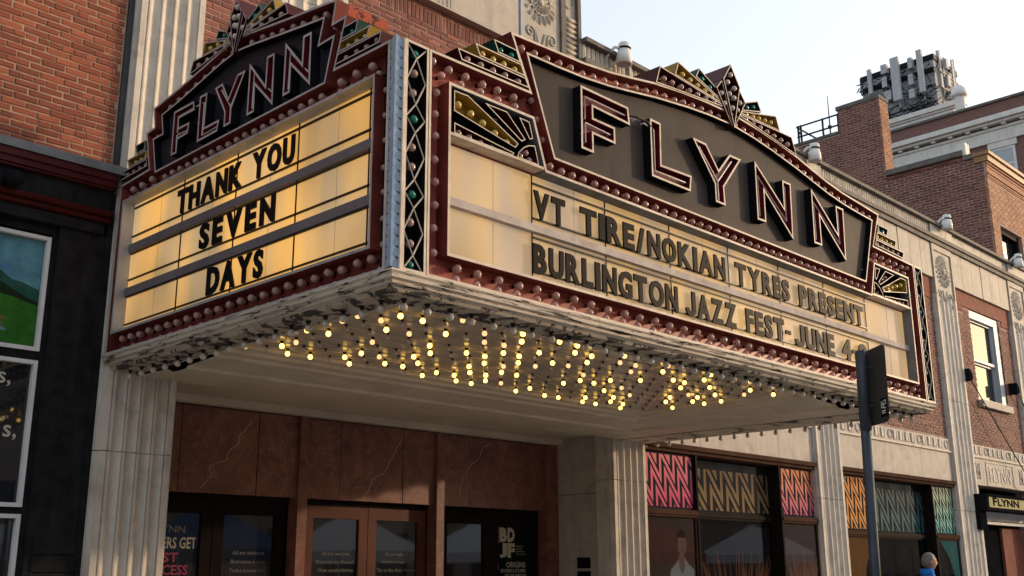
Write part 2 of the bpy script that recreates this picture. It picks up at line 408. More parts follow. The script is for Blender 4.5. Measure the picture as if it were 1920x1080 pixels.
def flush_bricks():
    bpy.context.view_layer.update(); dg = bpy.context.evaluated_depsgraph_get()
    by = {}
    for parent, F, out, mat, H, limit, rnd in DEFER:
        L = []
        for (a, b, z) in out:
            P = F((a+b)/2, z+H/2, .004); q = proj(P); vis = False; size = 0
            if q:
                size = 1/q[2]; vis = -8 < q[0] < 1928 and -8 < q[1] < 1088
                if vis:
                    dv = P - CAM; ds = dv.length
                    vis = not SC.ray_cast(dg, CAM, dv.normalized(), distance=ds-.06)[0]
            L.append((vis, size, a, b, z))
        by.setdefault((parent.name, mat.name, H), [parent, mat, H, limit, rnd, []])[5].extend((F, *l) for l in L)
    for parent, mat, H, limit, rnd, L in by.values():
        L.sort(key=lambda t: (t[1], t[2]), reverse=True)
        vs = [brick_mesh(i, mat, .2145, H) for i in range(10)]
        mb = MB()
        for i, (F, vis, size, a, b, z) in enumerate(L):
            P = F((a+b)/2, z, rnd.uniform(-.003, .004))
            if i < limit and vis:
                inst('brick', vs[rnd.randrange(10)], parent, P, (0, rnd.uniform(-.012, .012), F.rz), ((b-a)/.2145, 1, 1))
            else:
                mb.t = rnd.random(); d = rnd.uniform(-.003, .004); jz = rnd.uniform(-.002, .002); fbox5(mb, F, a, b, z+jz, z+H+jz, -.03, d)
        if mb.f: mb.build('brickwork', mat, parent, kind='stuff')
def fbox5(mb, F, s0, s1, z0, z1, d0, d1):
    c = .006
    q = [(s0, z0), (s1, z0), (s1, z1), (s0, z1)]; q2 = [(s0+c, z0+c), (s1-c, z0+c), (s1-c, z1-c), (s0+c, z1-c)]
    i = mb.add([F(*p, d1) for p in q2]); o = mb.add([F(*p, d1-.005) for p in q]); b = mb.add([F(*p, d0) for p in q])
    mb.face((i, i+1, i+2, i+3))
    for a in range(4):
        c2 = (a+1) % 4; mb.face((o+a, o+c2, i+c2, i+a)); mb.face((b+a, b+c2, o+c2, o+a))

FF = Frame((0, 9.5, 0), (1, 0, 0), (0, -1, 0))       # the street line of the facades (s = world x)

# ---------------------------------------------------------------- ground
g = MB(); g.box(-400, 400, -400, 400, -.6, -.12); g.build('ground', M['asphalt'], kind='structure')
g = MB(); g.box(-120, 200, -9, 2.25, -.119, -.116); g.build('road', M['paver'], kind='structure')
g = MB(); g.box(-120, 200, 2.4, 9.6, -.1, 0); g.build('pavement', M['concrete'], kind='structure')
g = MB(); g.box(-120, 200, 2.25, 2.4, -.115, .004); g.build('kerb', M['kerb'], kind='structure')
g = MB(); g.box(-120, 200, -13.6, -9, -.1, 0); g.build('pavement', M['concrete'], kind='structure')
g = MB()
for k in range(-10, 20): g.box(k*8, k*8+3, -3.45, -3.33, -.112, -.110)
g.build('road_marking', M['whitepaint'], kind='structure')

# ---------------------------------------------------------------- theatre building
T = thing('theatre_building', (8.4, 9.5, 0), 'long white marble and brick theatre front behind the marquee with fluted pilasters', 'theatre')
def part(mb, name, mat, parent=None, **k): return mb.build(name, M[mat] if isinstance(mat, str) else mat, parent or T, **k)
# backing walls (mortar coloured), with the entrance and shop openings left free
w = MB()
w.box(4.36, 11.67, 9.507, 9.9, 3.5, 8.80)
part(w, 'wall', 'mortarT')
for a, b, c, d in ((12.4, 25.50, 4.36, 8.9), (27.34, 30.3, 4.36, 8.9), (25.501, 27.339, 4.36, 5.30), (25.501, 27.339, 7.66, 8.9)):
    w = MB(); w.box(a, b, 9.507, 9.9, c, d); part(w, 'wall', 'mortarT')
w = MB(); w.box(4.36, 30.3, 9.905, 24, 3.47, 9.2); part(w, 'roof_block', 'coping')
DY = 10.49
def sx(x): return x*.9897
def sz(z): return 1.6 + (z-1.6)*.9897
FD = Frame((0, DY, 0), (1, 0, 0), (0, -1, 0))
w = MB(); w.box(4.4, 11.67, DY+.45, DY+.6, 0, 3.45); part(w, 'lobby_wall', 'black')
w = MB(); w.box(11.672, 12.40, 9.44, DY+.44, 0, 2.66); w.box(11.672, 12.40, 9.44, DY+.44, 2.668, 3.452); part(w, 'entrance_reveal', 'marble2')
w = MB(); w.box(4.40, 5.00, 9.44, DY+.44, 0, 3.452); part(w, 'entrance_reveal', 'marble2')
w = MB(); w.box(5.0, 11.672, 9.40, DY+.44, 3.455, 3.468); part(w, 'entrance_ceiling', 'cove')
w = MB(); w.box(5.0, 11.672, DY-.14, DY-.02, 3.375, 3.452); w.box(5.0, 11.672, DY-.17, DY-.14, 3.43, 3.452); part(w, 'entrance_lintel', 'cove')
# pilasters
def pilaster(x0, x1, z0, z1, nfl, joints, yf=9.40, mat='marble'):
    zs = [z0] + list(joints) + [z1]
    wd = x1-x0; mg = wd*.10; fw = (wd-2*mg)/nfl
    prof = [(x0, yf), (x0+mg-.012, yf)]
    for k in range(nfl):
        a = x0+mg+k*fw
        prof.append((a+.004, yf+.020))
        prof.append((a+.014, yf+.004)); prof.append((a+.028, yf+.004))
        for q in range(7):
            u = q/6; prof.append((a+.034+(fw-.044)*u, yf+.008+.030*math.sin(math.pi*u)**.8))
        prof.append((a+fw-.004, yf+.004))
    prof.append((x1-mg+.006, yf+.02)); prof.append((x1-mg+.014, yf)); prof.append((x1, yf))
    for a, b in zip(zs, zs[1:]):
        mb = MB(); a2 = a+.004; b2 = b-.004
        lo = mb.add([(x, y, a2) for x, y in prof]); hi = mb.add([(x, y, b2) for x, y in prof])
        for i in range(len(prof)-1): mb.face((lo+i, lo+i+1, hi+i+1, hi+i))
        for (xa, flip) in ((x0, 1), (x1, 0)):
            # stepped return on each side
            for yy0, yy1, off in ((yf, yf+.05, 0), (yf+.05, 9.70, .035)):
                sgn = -1 if flip else 1
                x = xa + sgn*off
                q = [(x, yy0, a2), (x, yy1, a2), (x, yy1, b2), (x, yy0, b2)]
                mb.quad(*(q[::-1] if flip else q))
                if off: mb.quad((xa, yy0, a2), (x, yy0, a2), (x, yy0, b2), (xa, yy0, b2))
        mb.poly([(x, y, b2) for x, y in prof] + [(x1, 9.7, b2), (x0, 9.7, b2)])
        mb.poly([(x, y, a2) for x, y in prof][::-1] + [(x0, 9.7, a2), (x1, 9.7, a2)])
        yield mb
def add_pil(x0, x1, z0, z1, nfl, joints, **k):
    for mb in pilaster(x0, x1, z0, z1, nfl, joints, **k): part(mb, 'fluted_pilaster', 'marble')
add_pil(4.33, 5.02, 0, 10.2, 4, (2.68, 5.20, 7.9))
add_pil(11.67, 12.40, 0, 7.66, 4, (2.83, 5.2))
add_pil(17.42, 18.30, 0, 7.66, 4, (2.83, 5.25))
add_pil(23.45, 24.55, 0, 7.66, 4, (2.83, 5.24))
add_pil(28.10, 29.2, 0, 7.66, 4, (2.83, 5.24))
add_pil(5.95, 6.87, 6.2, 10.4, 4, (8.0,))
# carved caps
def spiral(mb, F, cs, cz, r, turns, flip, d, th, tail):
    pts = []
    for i in range(22):
        t = i/21; a = math.pi*(-.5) + turns*2*math.pi*t; rr = r*(1-.82*t)
        pts.append(F(cs + flip*rr*math.cos(a+math.pi/2)*1, cz + rr*math.sin(a+math.pi/2)+0, d))
    st = [F(cs+flip*0, cz+r-tail*(1-k/4), d) for k in range(0)]
    mb.tube(st+pts, th, 5)
def rosette(F, c, z, r, name='carved_rosette', scale=1.0):
    mb = MB(); mb.smooth = True
    mb.lathe([(r*.20, 0), (r*.19, .03), (r*.1, .05), (0, .055)], F(c, z, 0), 12, F.N)
    for rad, n, ln, wd in ((r*.38, 14, r*.32, r*.075), (r*.80, 18, r*.42, r*.10)):
        for k in range(n):
            a = 2*math.pi*(k+.5*(rad > r*.5))/n; ca, sa = math.cos(a), math.sin(a)
            p = lambda u, v, d: F(c+ca*u-sa*v, z+sa*u+ca*v, d)
            i = mb.add([p(rad-ln/2, -wd*.5, 0), p(rad+ln*.3, -wd, 0), p(rad+ln/2, 0, .004), p(rad+ln*.3, wd, 0), p(rad-ln/2, wd*.5, 0), p(rad-ln/2, 0, .028), p(rad+ln*.25, 0, .042)])
            for q in ((0, 1, 6, 5), (1, 2, 6), (2, 3, 6), (3, 4, 5, 6)): mb.face([i+x for x in q])
    for k in range(2):
        rr = r*(.24 if k == 0 else .58)
        mb.tube([F(c+rr*math.cos(2*math.pi*i/20), z+rr*math.sin(2*math.pi*i/20), .012) for i in range(21)], r*.035, 5, False)
    return mb
def carved_cap(x0, x1, z0, z1, yf=9.40):
    F = Frame((0, yf, 0), (1, 0, 0), (0, -1, 0)); c = (x0+x1)/2; wd = x1-x0
    mb = MB(); mb.box(x0, x1, yf+.03, 9.71, z0+.004, z1)
    for a, b in ((x0, x0+.07), (x1-.07, x1)): mb.box(a, b, yf, yf+.028, z0+.004, z1)
    mb.box(x0+.075, x1-.075, yf, yf+.028, z1-.14, z1)
    p = part(mb, 'carved_cap', 'marble2')
    F2 = Frame((0, yf+.03, 0), (1, 0, 0), (0, -1, 0))
    r = wd*.36; zc = z1-.2-r
    part(rosette(F2, c, zc, r), 'carved_rosette', 'marble2', p)
    mb = MB(); mb.smooth = True
    for sg in (-1, 1):
        for k, (ox, oz, rr) in enumerate(((.26, zc-r*1.45, .085), (.33, zc-r*2.0, .06))):
            pts = [F2(c+sg*wd*(ox+.05), z0+.06, .006)] + [F2(c+sg*wd*ox + sg*rr*wd*1.2*(1-.8*t/16)*math.cos(t/16*7.5), oz+rr*1.2*(1-.8*t/16)*math.sin(t/16*7.5), .006) for t in range(17)]
            mb.tube(pts, .016, 5)
        mb.tube([F2(c+sg*.07, z0+.06, .004), F2(c+sg*.06, zc-r*1.8, .004), F2(c+sg*.12, zc-r*1.15, .004)], .018, 5)
    part(mb, 'carved_scroll', 'marble2', p)
for a, b in ((17.42, 18.30), (23.45, 24.55), (28.10, 29.2), (11.67, 12.40)): carved_cap(a, b, 7.665, 8.86)
# central tower: frieze slab, relief pier, reeded corner
w = MB(); w.box(6.88, 9.80, 9.38, 9.8, 8.76, 10.6)
fz = part(w, 'frieze_slab', 'marble2'); w = MB()
for x in (8.30, 8.37, 8.44, 8.51): w.box(x, x+.018, 9.374, 9.3795, 8.79, 10.6)  # raised dark strips paint in the shade of carved grooves
part(w, 'groove_shade_strip', 'stain_shade', fz, kind='stuff'); w = MB()
for k in range(3):
    o = .05*k; w.box(7.0+o, 7.016+o, 9.374, 9.3795, 8.95+o, 10.4); w.box(8.18-o, 8.196-o, 9.374, 9.3795, 8.95+o, 10.4); w.box(7.017+o, 8.179-o, 9.374, 9.3795, 8.95+o, 8.966+o)  # dark strips for the shade lines of a carved panel border
part(w, 'border_shade_strip', 'stain_shade', fz, kind='stuff')
w = MB(); w.box(9.81, 9.86, 9.42, 9.9, 6.3, 10.8); w.box(9.862, 9.93, 9.39, 9.9, 6.3, 10.8); part(w, 'pier_edge', 'bluewhite')
w = MB(); w.box(9.932, 10.70, 9.40, 9.9, 6.3, 10.8); pr_ = part(w, 'relief_pier', 'marble2')
FP = Frame((0, 9.40, 0), (1, 0, 0), (0, -1, 0))
part(rosette(FP, 10.27, 9.60, .36), 'carved_rosette', 'marble2', pr_)
w = MB(); w.smooth = True
for sg, cx in ((-1, 10.06), (1, 10.52)):
    for oz, rr in ((9.06, .10), (8.80, .075)):
        w.tube([FP(cx-sg*.10, oz-.55, .006)] + [FP(cx - sg*rr*(1-.8*t/18)*math.cos(t/18*8.2), oz+rr*(1-.8*t/18)*math.sin(t/18*8.2), .006) for t in range(19)], .016, 5)
for dx in (-.05, .05): w.tube([FP(10.27+dx, 8.3, .004), FP(10.27+dx, 8.95, .004), FP(10.27+dx*2.2, 9.12, .004)], .02, 5)
part(w, 'carved_scroll', 'marble2', pr_)
w = MB(); w.box(10.702, 10.80, 9.36, 9.9, 6.3, 10.9); part(w, 'pier_edge', 'coping')
w = MB(); w.box(10.803, 11.13, 9.46, 9.9, 6.3, 10.05); rc = part(w, 'reeded_corner', 'marble2')
w = MB(); w.smooth = True
for k in range(9): w.tube([(10.806, 9.462, 8.92+k*.088), (11.127, 9.462, 8.92+k*.088)], .040, 8)
part(w, 'reed', 'marble2', rc)
w = MB(); w.tube([FP(10.86, 10.02, -.055), FP(10.86, 9.86, -.055), FP(10.96, 9.80, -.055), FP(11.06, 9.86, -.055), FP(11.06, 10.02, -.055)], .010, 5); part(w, 'carved_shield', 'marble2', rc)
w = MB(); w.box(11.132, 11.20, 9.40, 9.9, 6.3, 10.02); w.box(10.803, 11.22, 9.38, 9.9, 10.053, 10.14); part(w, 'corner_coping', 'coping')
# parapet and cornice to the right
w = MB(); w.box(11.205, 30.3, 9.30, 9.9, 9.31, 9.38); part(w, 'parapet_coping', 'coping')
def flutes(x0, x1, z0, z1, step, name, mat):
    mb = MB(); x = x0
    prof = []
    while x < x1-.001:
        e = min(x+step, x1); prof += [(x+.004, 9.435), (x+.012, 9.405), ((x+e)/2, 9.395), (e-.012, 9.405), (e-.004, 9.435)]; x = e
    lo = mb.add([(a, b, z0) for a, b in prof]); hi = mb.add([(a, b, z1) for a, b in prof])
    for i in range(len(prof)-1): mb.face((lo+i, lo+i+1, hi+i+1, hi+i))
    return part(mb, name, mat)
for (a, b) in ((11.21, 12.3), (12.36, 17.38), (18.36, 23.4)): flutes(a, b, 9.06, 9.305, .105, 'fluted_parapet_band', 'stain_shade')
for k in range(5):
    w = MB(); w.box(24.62+k*.70, 25.31+k*.70, 9.40, 9.6, 9.06, 9.305); part(w, 'parapet_band', 'stain_shade')
for (a, b) in ((12.305, 12.355), (17.385, 18.355), (23.405, 24.615), (28.125, 30.3)):
    w = MB(); w.box(a, b, 9.36, 9.6, 9.058, 9.307); part(w, 'parapet_block', 'stain_shade')
w = MB(); w.box(11.205, 30.3, 9.33, 9.9, 8.97, 9.055); w.box(11.205, 30.3, 9.37, 9.9, 8.865, 8.967); part(w, 'cornice_ledge', 'coping')
for (x0, x1, n) in ((12.41, 17.41, 9), (18.31, 23.44, 9), (24.56, 28.09, 6)):
    st = (x1-x0)/n
    for k in range(n):
        w = MB(); w.box(x0+k*st+.012, x0+(k+1)*st-.012, 9.42+.004*((k*7) % 3), 9.6, 8.03, 8.862)
        w.box(x0+k*st-.011, x0+k*st+.011, 9.452, 9.6, 8.03, 8.862)
        part(w, 'marble_slab', 'marble2')
# brick lintel band
for (x0, x1) in ((18.345, 23.41), (24.59, 28.06), (12.44, 17.38)):
    w = MB(); w.box(x0, x1, 9.485, 9.6, 7.665, 8.02); part(w, 'lintel_band', 'lintel')
    
    for q in ((x0, x0+.55), (x1-.55, x1)):
        w = MB(); w.box(*q, 9.488, 9.6, 7.535, 7.662); part(w, 'lintel_bearing', 'lintel')
# bricks
bricks(T, FF, 5.06, 5.93, 6.2, 9.0, M['brickT'], H=.0575)
bricks(T, FF, 6.90, 9.80, 6.2, 8.50, M['brickT'])
bricks(T, FF, 6.90, 9.80, 8.702, 8.76, M['brickT'])
# soldier course under the frieze: upright bricks
SOLD = []
x = 6.92
while x < 9.78: SOLD.append((x, x+.058)); x += .0682
bricks(T, FF, 18.345, 23.41, 4.42, 7.66, M['brickF'], holes=[(18.345, 18.90, 7.53, 7.7), (22.86, 23.41, 7.53, 7.7)])
bricks(T, FF, 24.60, 28.06, 4.36, 7.66, M['brickF'], holes=[(25.50, 27.34, 5.30, 7.70), (24.59, 25.15, 7.53, 7.7), (27.51, 28.06, 7.53, 7.7)])
# upper window
def sash(x0, x1, z0, z1, zm, parent):
    w = MB(); fw = .13
    for a, b, c, d in ((x0, x0+fw*.5, z0, z1), (x1-fw*2.2, x1, z0, z1), (x0+fw*.5, x1-fw*2.2, z1-fw*1.5, z1), (x0+fw*.5, x1-fw*2.2, z0, z0+.06)): w.box(a, b, 9.53, 9.72, c, d)
    fr = part(w, 'window', 'bluewhite', parent)
    xa, xb = x0+fw*.5, x1-fw*2.2
    for (a, b, yy) in ((zm+.035, z1-fw*1.5, 9.63), (z0+.06, zm-.03, 9.67)):
        w = MB(); w.box(xa, xb, yy+.012, yy+.02, a, b); part(w, 'pane', 'skyglass', fr)
        w = MB(); w.box(xa, xa+.05, yy-.03, yy+.01, a, b); w.box(xb-.07, xb, yy-.03, yy+.01, a, b); w.box(xa+.05, xb-.07, yy-.03, yy+.01, b-.05, b); part(w, 'sash_frame', 'bluewhite', fr)
    w = MB(); w.box(xa, xb, 9.585, 9.70, zm-.03, zm+.035); part(w, 'meeting_rail', 'bluewhite', fr)
    w = MB(); w.box(x0-.03, x1+.04, 9.40, 9.72, z0-.16, z0-.002); part(w, 'sill', 'marble2', fr)
sash(25.50, 27.34, 5.46, 7.655, 6.46, T)
w = MB(); w.box(25.35, 27.5, 9.8, 9.9, 5.2, 7.8); part(w, 'window_backing', 'black')
# carved lower frieze and white slabs over the shops
for (x0, x1) in ((12.44, 17.38), (18.345, 23.41), (24.6, 28.06)):
    w = MB(); w.box(x0, x1, 9.46, 9.9, 4.10, 4.355); fb = part(w, 'carved_band', 'marble2')
    w = MB(); xx = x0+.15; k = 0
    while xx < x1-.3:
        if k % 5 == 2:
            w.tube([(xx+.12+.09*math.cos(t*.6), 9.455, 4.23+.09*math.sin(t*.6)) for t in range(11)], .012, 4)
        else:
            w.box(xx, xx+.09, 9.44, 9.459, 4.14, 4.32); w.box(xx+.12, xx+.15, 9.44, 9.459, 4.14, 4.32)
        xx += .27; k += 1
    part(w, 'carved_flute', 'marble', fb, kind='stuff')
    w = MB(); w.box(x0, x1, 9.44, 9.9, 4.06, 4.096); part(w, 'band_fillet', 'marble')
for xs in ((12.44, 13.9, 16.22, 17.38), (18.345, 19.7, 21.9, 23.41), (24.6, 25.15, 27.15, 28.06)):
    for a, b in zip(xs, xs[1:]):
        w = MB(); w.box(a+.005, b-.005, 9.47+.003*(int(a*7) % 2), 9.9, 3.445, 4.056); part(w, 'marble_slab', 'marble2')
w = MB(); F9 = Frame((0, 9.468, 0), (1, 0, 0), (0, -1, 0))
for a, b, c, d in ((25.32, 26.98, 3.98, 4.0), (25.32, 26.98, 3.46, 3.48), (25.32, 25.34, 3.482, 3.978), (26.96, 26.98, 3.482, 3.978)): w.box(a, b, 9.455, 9.469, c, d)
textmesh(w, F9, 'FLYNN', 25.5, 3.56, .34, 1.3, .004, .006, .01)
for cx in (24.85, 27.5): w.tube([(cx+.06*math.sin(t), 9.462, 3.6+.04*t) for t in range(9)], .018, 4); w.box(cx-.1, cx-.085, 9.455, 9.469, 3.58, 3.95); w.box(cx+.085, cx+.1, 9.455, 9.469, 3.58, 3.95)
part(w, 'carved_name', 'marble')

# shop windows
ZIG = {}
def grad(name, c0, c1, z0, z1, mid=.5):
    a = NT(name); s = a.n('SeparateXYZ', Vector=a.co).outputs[2]
    f = a.n('MapRange', Value=s, i1=z0, i2=z1).outputs[0]
    a.set(Base_Color=a.ramp(f, [(0, c0), (1, c1)]), Roughness=.7, Specular_IOR_Level=.06); return a.m
def clip(poly, x0, x1, z0, z1):
    def cut(p, fin, inter):
        o = []
        for i in range(len(p)):
            a, b = p[i-1], p[i]
            if fin(b):
                if not fin(a): o.append(inter(a, b))
                o.append(b)
            elif fin(a): o.append(inter(a, b))
        return o
    L = lambda ax, v: (lambda a, b: tuple(a[k]+(b[k]-a[k])*(v-a[ax])/(b[ax]-a[ax]) for k in range(2)))
    for ax, v, s in ((0, x0, 1), (0, x1, -1), (1, z0, 1), (1, z1, -1)):
        poly = cut(poly, lambda p: (p[ax]-v)*s >= 0, L(ax, v))
        if len(poly) < 3: return []
    return poly
def zigzag(F, x0, x1, z0, z1, per, amp, pitch, wd, d, parent, mat):
    """printed zigzag bands, one flat print per window"""
    mb = MB()
    zb = z0 - amp*2 - 1; kz = 0
    while zb < z1 + amp*2:
        pts = []; x = x0-per*3-(kz % 3)*per/3
        while x < x1+per*3: pts.append((x, zb)); pts.append((x+per*.03, zb+amp)); x += per
        n = len(pts); Lp = []; Rp = []
        for i in range(1, n-1):
            a, b, c = Vector(pts[i-1]), Vector(pts[i]), Vector(pts[i+1]); e1 = (b-a).normalized(); e2 = (c-b).normalized()
            n1 = Vector((-e1.y, e1.x)); n2 = Vector((-e2.y, e2.x)); mv = (n1+n2)/max(1+n1.dot(n2), .10)*wd/2
            Lp.append(tuple(b+mv)); Rp.append(tuple(b-mv))
        for i in range(len(Lp)-1):
            q = clip([Rp[i], Rp[i+1], Lp[i+1], Lp[i]], x0, x1, z0, z1)
            if len(q) >= 3: mb.poly([F(a, b, d) for a, b in q])
        zb += pitch; kz += 1
    return mb.build('zigzag_print', mat, parent)
def shop_bay(x0, xa, xb, x1, zt, zb, cols, rec=.16):
    """left light, recessed middle light, right light, each with a transom over it"""
    fr = MB(); yb = 9.52
    fr.box(x0, x1, 9.42, 9.9, zt, zt+.07); fr.box(x0, x1, 9.46, 9.9, zt-.055, zt-.002)
    f = part(fr, 'shop_window', 'brownframe')
    Fg = Frame((0, yb, 0), (1, 0, 0), (0, -1, 0)); Fm = Frame((0, yb+rec, 0), (1, 0, 0), (0, -1, 0))
    for (a, b, F, c, nm) in ((x0, xa, Fg, cols[0], 0), (xa+.05, xb-.05, Fm, cols[1], 1), (xb, x1, Fg, cols[2], 2)):
        w = MB(); fbox(w, F, a, b, zb+.06, zt-.057, -.02, -.01); pn = part(w, 'transom_pane', 'glass', f)
        k = 1.0
        zigzag(F, a+.03, b-.03, zb+.09, zt-(.09 if nm != 1 else .22), .33 if nm != 1 else .46, .40 if nm != 1 else .55, .275 if nm != 1 else .38, .053 if nm != 1 else .072, -.006, f, c)
        w = MB(); fbox(w, F, a, b, .5, zb-.06, -.02, -.01); part(w, 'display_pane', 'glass', f)
        w = MB(); plate(w, F, [(a+.036, .501), (b-.036, .501), (b-.036, zb-.061), (a+.036, zb-.061)], .008); part(w, 'display_glass', 'clear', f)
        w = MB(); fbox(w, F, a, b, zb-.055, zb+.055, -.02, .045); fbox(w, F, a, b, zb-.02, zb+.03, .046, .065); part(w, 'transom_bar', 'brownframe' if nm != 1 else 'darkdoor', f)
        w = MB(); fbox(w, F, a, a+.035, .5, zb-.06, -.008, .03); fbox(w, F, b-.035, b, .5, zb-.06, -.008, .03); fbox(w, F, a, b, 0, .5, -.02, .05); part(w, 'window_frame', 'brownframe' if nm != 1 else 'darkdoor', f)
    
    for q in ((xa+.002, xa+.045), (xb-.045, xb-.002)):
        w = MB(); w.box(*q, 9.47, yb+rec+.03, 0, zt-.057); part(w, 'mullion', 'darkdoor', f)
    w = MB(); w.box(x0, x1, yb+rec+.05, yb+rec+.4, 0, 3.44); part(w, 'shop_backing', 'black', f)
    return f
pink = grad('pink_zigzag_print', (.42, .05, .13), (.50, .16, .17), 2.5, 3.4)  # salmon towards the top: a reflection painted into the pink print
ochre = grad('ochre_zigzag_print', (.15, .10, .04), (.09, .05, .03), 2.5, 3.3)
orpk = grad('orange_pink_zigzag_print', (.40, .08, .16), (.55, .22, .08), 2.5, 3.4)
orng = grad('orange_zigzag_print', (.45, .20, .045), (.48, .19, .05), 2.3, 3.3)
dteal = grad('dark_teal_zigzag_print', (.02, .09, .10), (.03, .04, .042), 2.3, 3.3)
teal = grad('teal_zigzag_print', (.05, .30, .30), (.30, .34, .22), 2.3, 3.3)
shop_bay(12.44, 13.74, 16.22, 17.40, 3.375, 2.43, (pink, ochre, orpk))
shop_bay(18.36, 19.58, 22.28, 23.42, 3.375, 2.255, (orng, dteal, teal))
# third bay: dark doorway below the projecting name box
w = MB(); w.box(24.6, 28.05, 9.85, 9.95, 0, 3.44); part(w, 'doorway_backing', 'black')
w = MB(); w.box(26.7, 27.9, 9.78, 9.84, 0, 2.55); part(w, 'doorway_panel', 'lintel')
w = MB(); w.box(24.6, 24.75, 9.47, 9.8, 0, 3.4); w.box(24.76, 28.0, 9.60, 9.70, 2.60, 2.66); w.box(24.76, 28.0, 9.62, 9.66, 2.68, 2.90); part(w, 'doorway_frame', 'bluewhite')

# entrance: red marble panels, posts, doors
seams = [5.0, sx(5.765), sx(6.735), sx(7.28), sx(7.395), sx(7.903), sx(8.885), sx(9.42), sx(9.55), sx(10.055), sx(11.54)]
zt, zm = sz(3.385), sz(2.447)
for i, (a, b) in enumerate(zip(seams, seams[1:])):
    if i in (3, 7): continue
    w = MB(); fbox(w, FD, a+.005, b-.005, zm, zt, -.10, -.004*(i % 2)); part(w, 'marble_panel', 'redmarble')
w = MB(); w.box(5.0, 11.67, DY+.03, DY+.12, zm+.01, zt-.01); part(w, 'panel_backing', 'black')
for a, b in ((7.27, 7.40), (9.425, 9.555), (11.54, 11.80)):
    w = MB(); fbox(w, FD, sx(a), min(sx(b), 11.668), 0, zt, -.14, .05); part(w, 'door_post', 'redmarble')
V1 = [(585, 105), (548, 155), (518, 190), (505, 215), (475, 250), (467, 290), (440, 318), (420, 328), (402, 360), (398, 388), (350, 405), (303, 422), (297, 440), (303, 485), (262, 530), (240, 552), (205, 578)]
V2 = [(1440, 270), (1408, 322), (1392, 365), (1370, 395), (1345, 450), (1328, 476), (1295, 482), (1268, 502), (1250, 545), (1240, 575), (1210, 615)]
V3 = [(490, 270), (450, 295), (400, 310), (385, 345), (375, 380), (345, 405), (318, 428), (300, 465), (278, 492), (268, 545), (258, 605)]
def unpix(u, v, y):
    d = RT*((u-960)/FPX) - UP*((v-540)/FPX) + FW; t = y/d.y
    return CAM.x + d.x*t, CAM.z + d.z*t
for V, ox, oy, k in ((V1, 300, 740, 1652/520), (V2, 300, 740, 1652/520), (V3, 780, 740, 1461/460)):
    w = MB(); pts = [unpix(ox+a/k, oy+b/k, DY) for a, b in V]
    pts = [p for p in pts if zm+.006 < p[1] < zt-.005]
    rv = random.Random(len(V)); q2 = []
    for a_, b_ in zip(pts, pts[1:]):
        for t_ in (0, .33, .66): q2.append((a_[0]+(b_[0]-a_[0])*t_+rv.uniform(-.010, .010), a_[1]+(b_[1]-a_[1])*t_+rv.uniform(-.006, .006)))
    pts = q2 + [pts[-1]]
    ribbon(w, FD, pts, .009, .003); part(w, 'marble_vein', 'vein')
def door(x0, x1, zt_, fmat, gl_mat='glass', hinge=1):
    F = Frame((0, DY+.14, 0), (1, 0, 0), (0, -1, 0))
    w = MB(); st = .13
    for a, b, c, d in ((x0, x0+st, 0, zt_), (x1-st, x1, 0, zt_), (x0+st, x1-st, zt_-.14, zt_), (x0+st, x1-st, 0, .3)): fbox(w, F, a, b, c, d, -.03, .025)
    o = part(w, 'door', fmat)
    w = MB(); fbox(w, F, x0+st, x1-st, .3, zt_-.14, -.012, -.004); part(w, 'door_glass', gl_mat, o)
    w = MB(); hx = x1-st*.5 if hinge > 0 else x0+st*.5
    w.tube([F(hx, .95, .025), F(hx, .95, .07), F(hx, 1.25, .07), F(hx, 1.25, .025)], .012, 6); part(w, 'door_handle', 'galv', o)
    return F
zd = sz(2.375)
dA1 = door(sx(5.10), sx(6.28), zd, 'darkdoor'); dA2 = door(sx(6.29), sx(7.22), zd, 'darkdoor', hinge=-1)
dB1 = door(sx(7.485), sx(8.43), zd, 'woodbrown'); dB2 = door(sx(8.44), sx(9.385), zd, 'woodbrown', hinge=-1)
dC1 = door(sx(9.63), sx(10.57), zd, 'darkdoor'); dC2 = door(sx(10.58), sx(11.52), zd, 'darkdoor', hinge=-1)
for a, b in ((5.0, sx(7.27)), (sx(7.40), sx(9.425)), (sx(9.555), sx(11.54))):
    w = MB(); w.box(a+.003, b-.003, DY+.12, DY+.2, zd+.004, zm-.003); part(w, 'door_head', 'darkdoor')
flat = lambda name, c, r=.4: (lambda a: (a.set(Base_Color=c, Roughness=.7, Specular_IOR_Level=.05), a.m)[1])(NT(name))
M['pwhite'] = flat('white_vinyl', (.24, .24, .22)); M['pcream'] = flat('cream_print', (.42, .39, .31)); M['ppink'] = flat('magenta_print', (.20, .045, .085)); M['pgrey'] = flat('grey_vinyl', (.16, .16, .16))
FDr = Frame((0, DY+.14, 0), (1, 0, 0), (0, -1, 0))
ps = thing('window_decal', (5.5, DY+.13, 1.5), 'white and magenta members ticket lettering on the leftmost entrance door glass', 'decal')
for txt, z, h, mt, x, wd in (('FLYNN', 2.02, .075, 'pgrey', 5.52, .39), ('MEMBERS GET', 1.855, .12, 'pwhite', 5.37, .68), ('FIRST', 1.715, .10, 'ppink', 5.45, .40), ('ACCESS', 1.585, .105, 'ppink', 5.47, .50), ('TO TICKETS', 1.45, .10, 'pwhite', 5.32, .64)):
    w = MB(); textmesh(w, FDr, txt, x*.995+.03, z, h, wd, -.002, 0, .02); part(w, 'lettering', mt, ps, kind='stuff')
WEL = {6.45: ('All are welcome', 'Bienvenue a tous', 'Todos bienvenidos', 'Tout le monde'), 7.66: ('All are welcome', 'Dhammaan soo dhawaada', 'Wote wanakaribishwa', 'Tout le monde est bienvenu'), 8.62: ('All are welcome', 'Sabailai swagat cha', 'Tat ca deu duoc chao don', 'Todos son bienvenidos')}
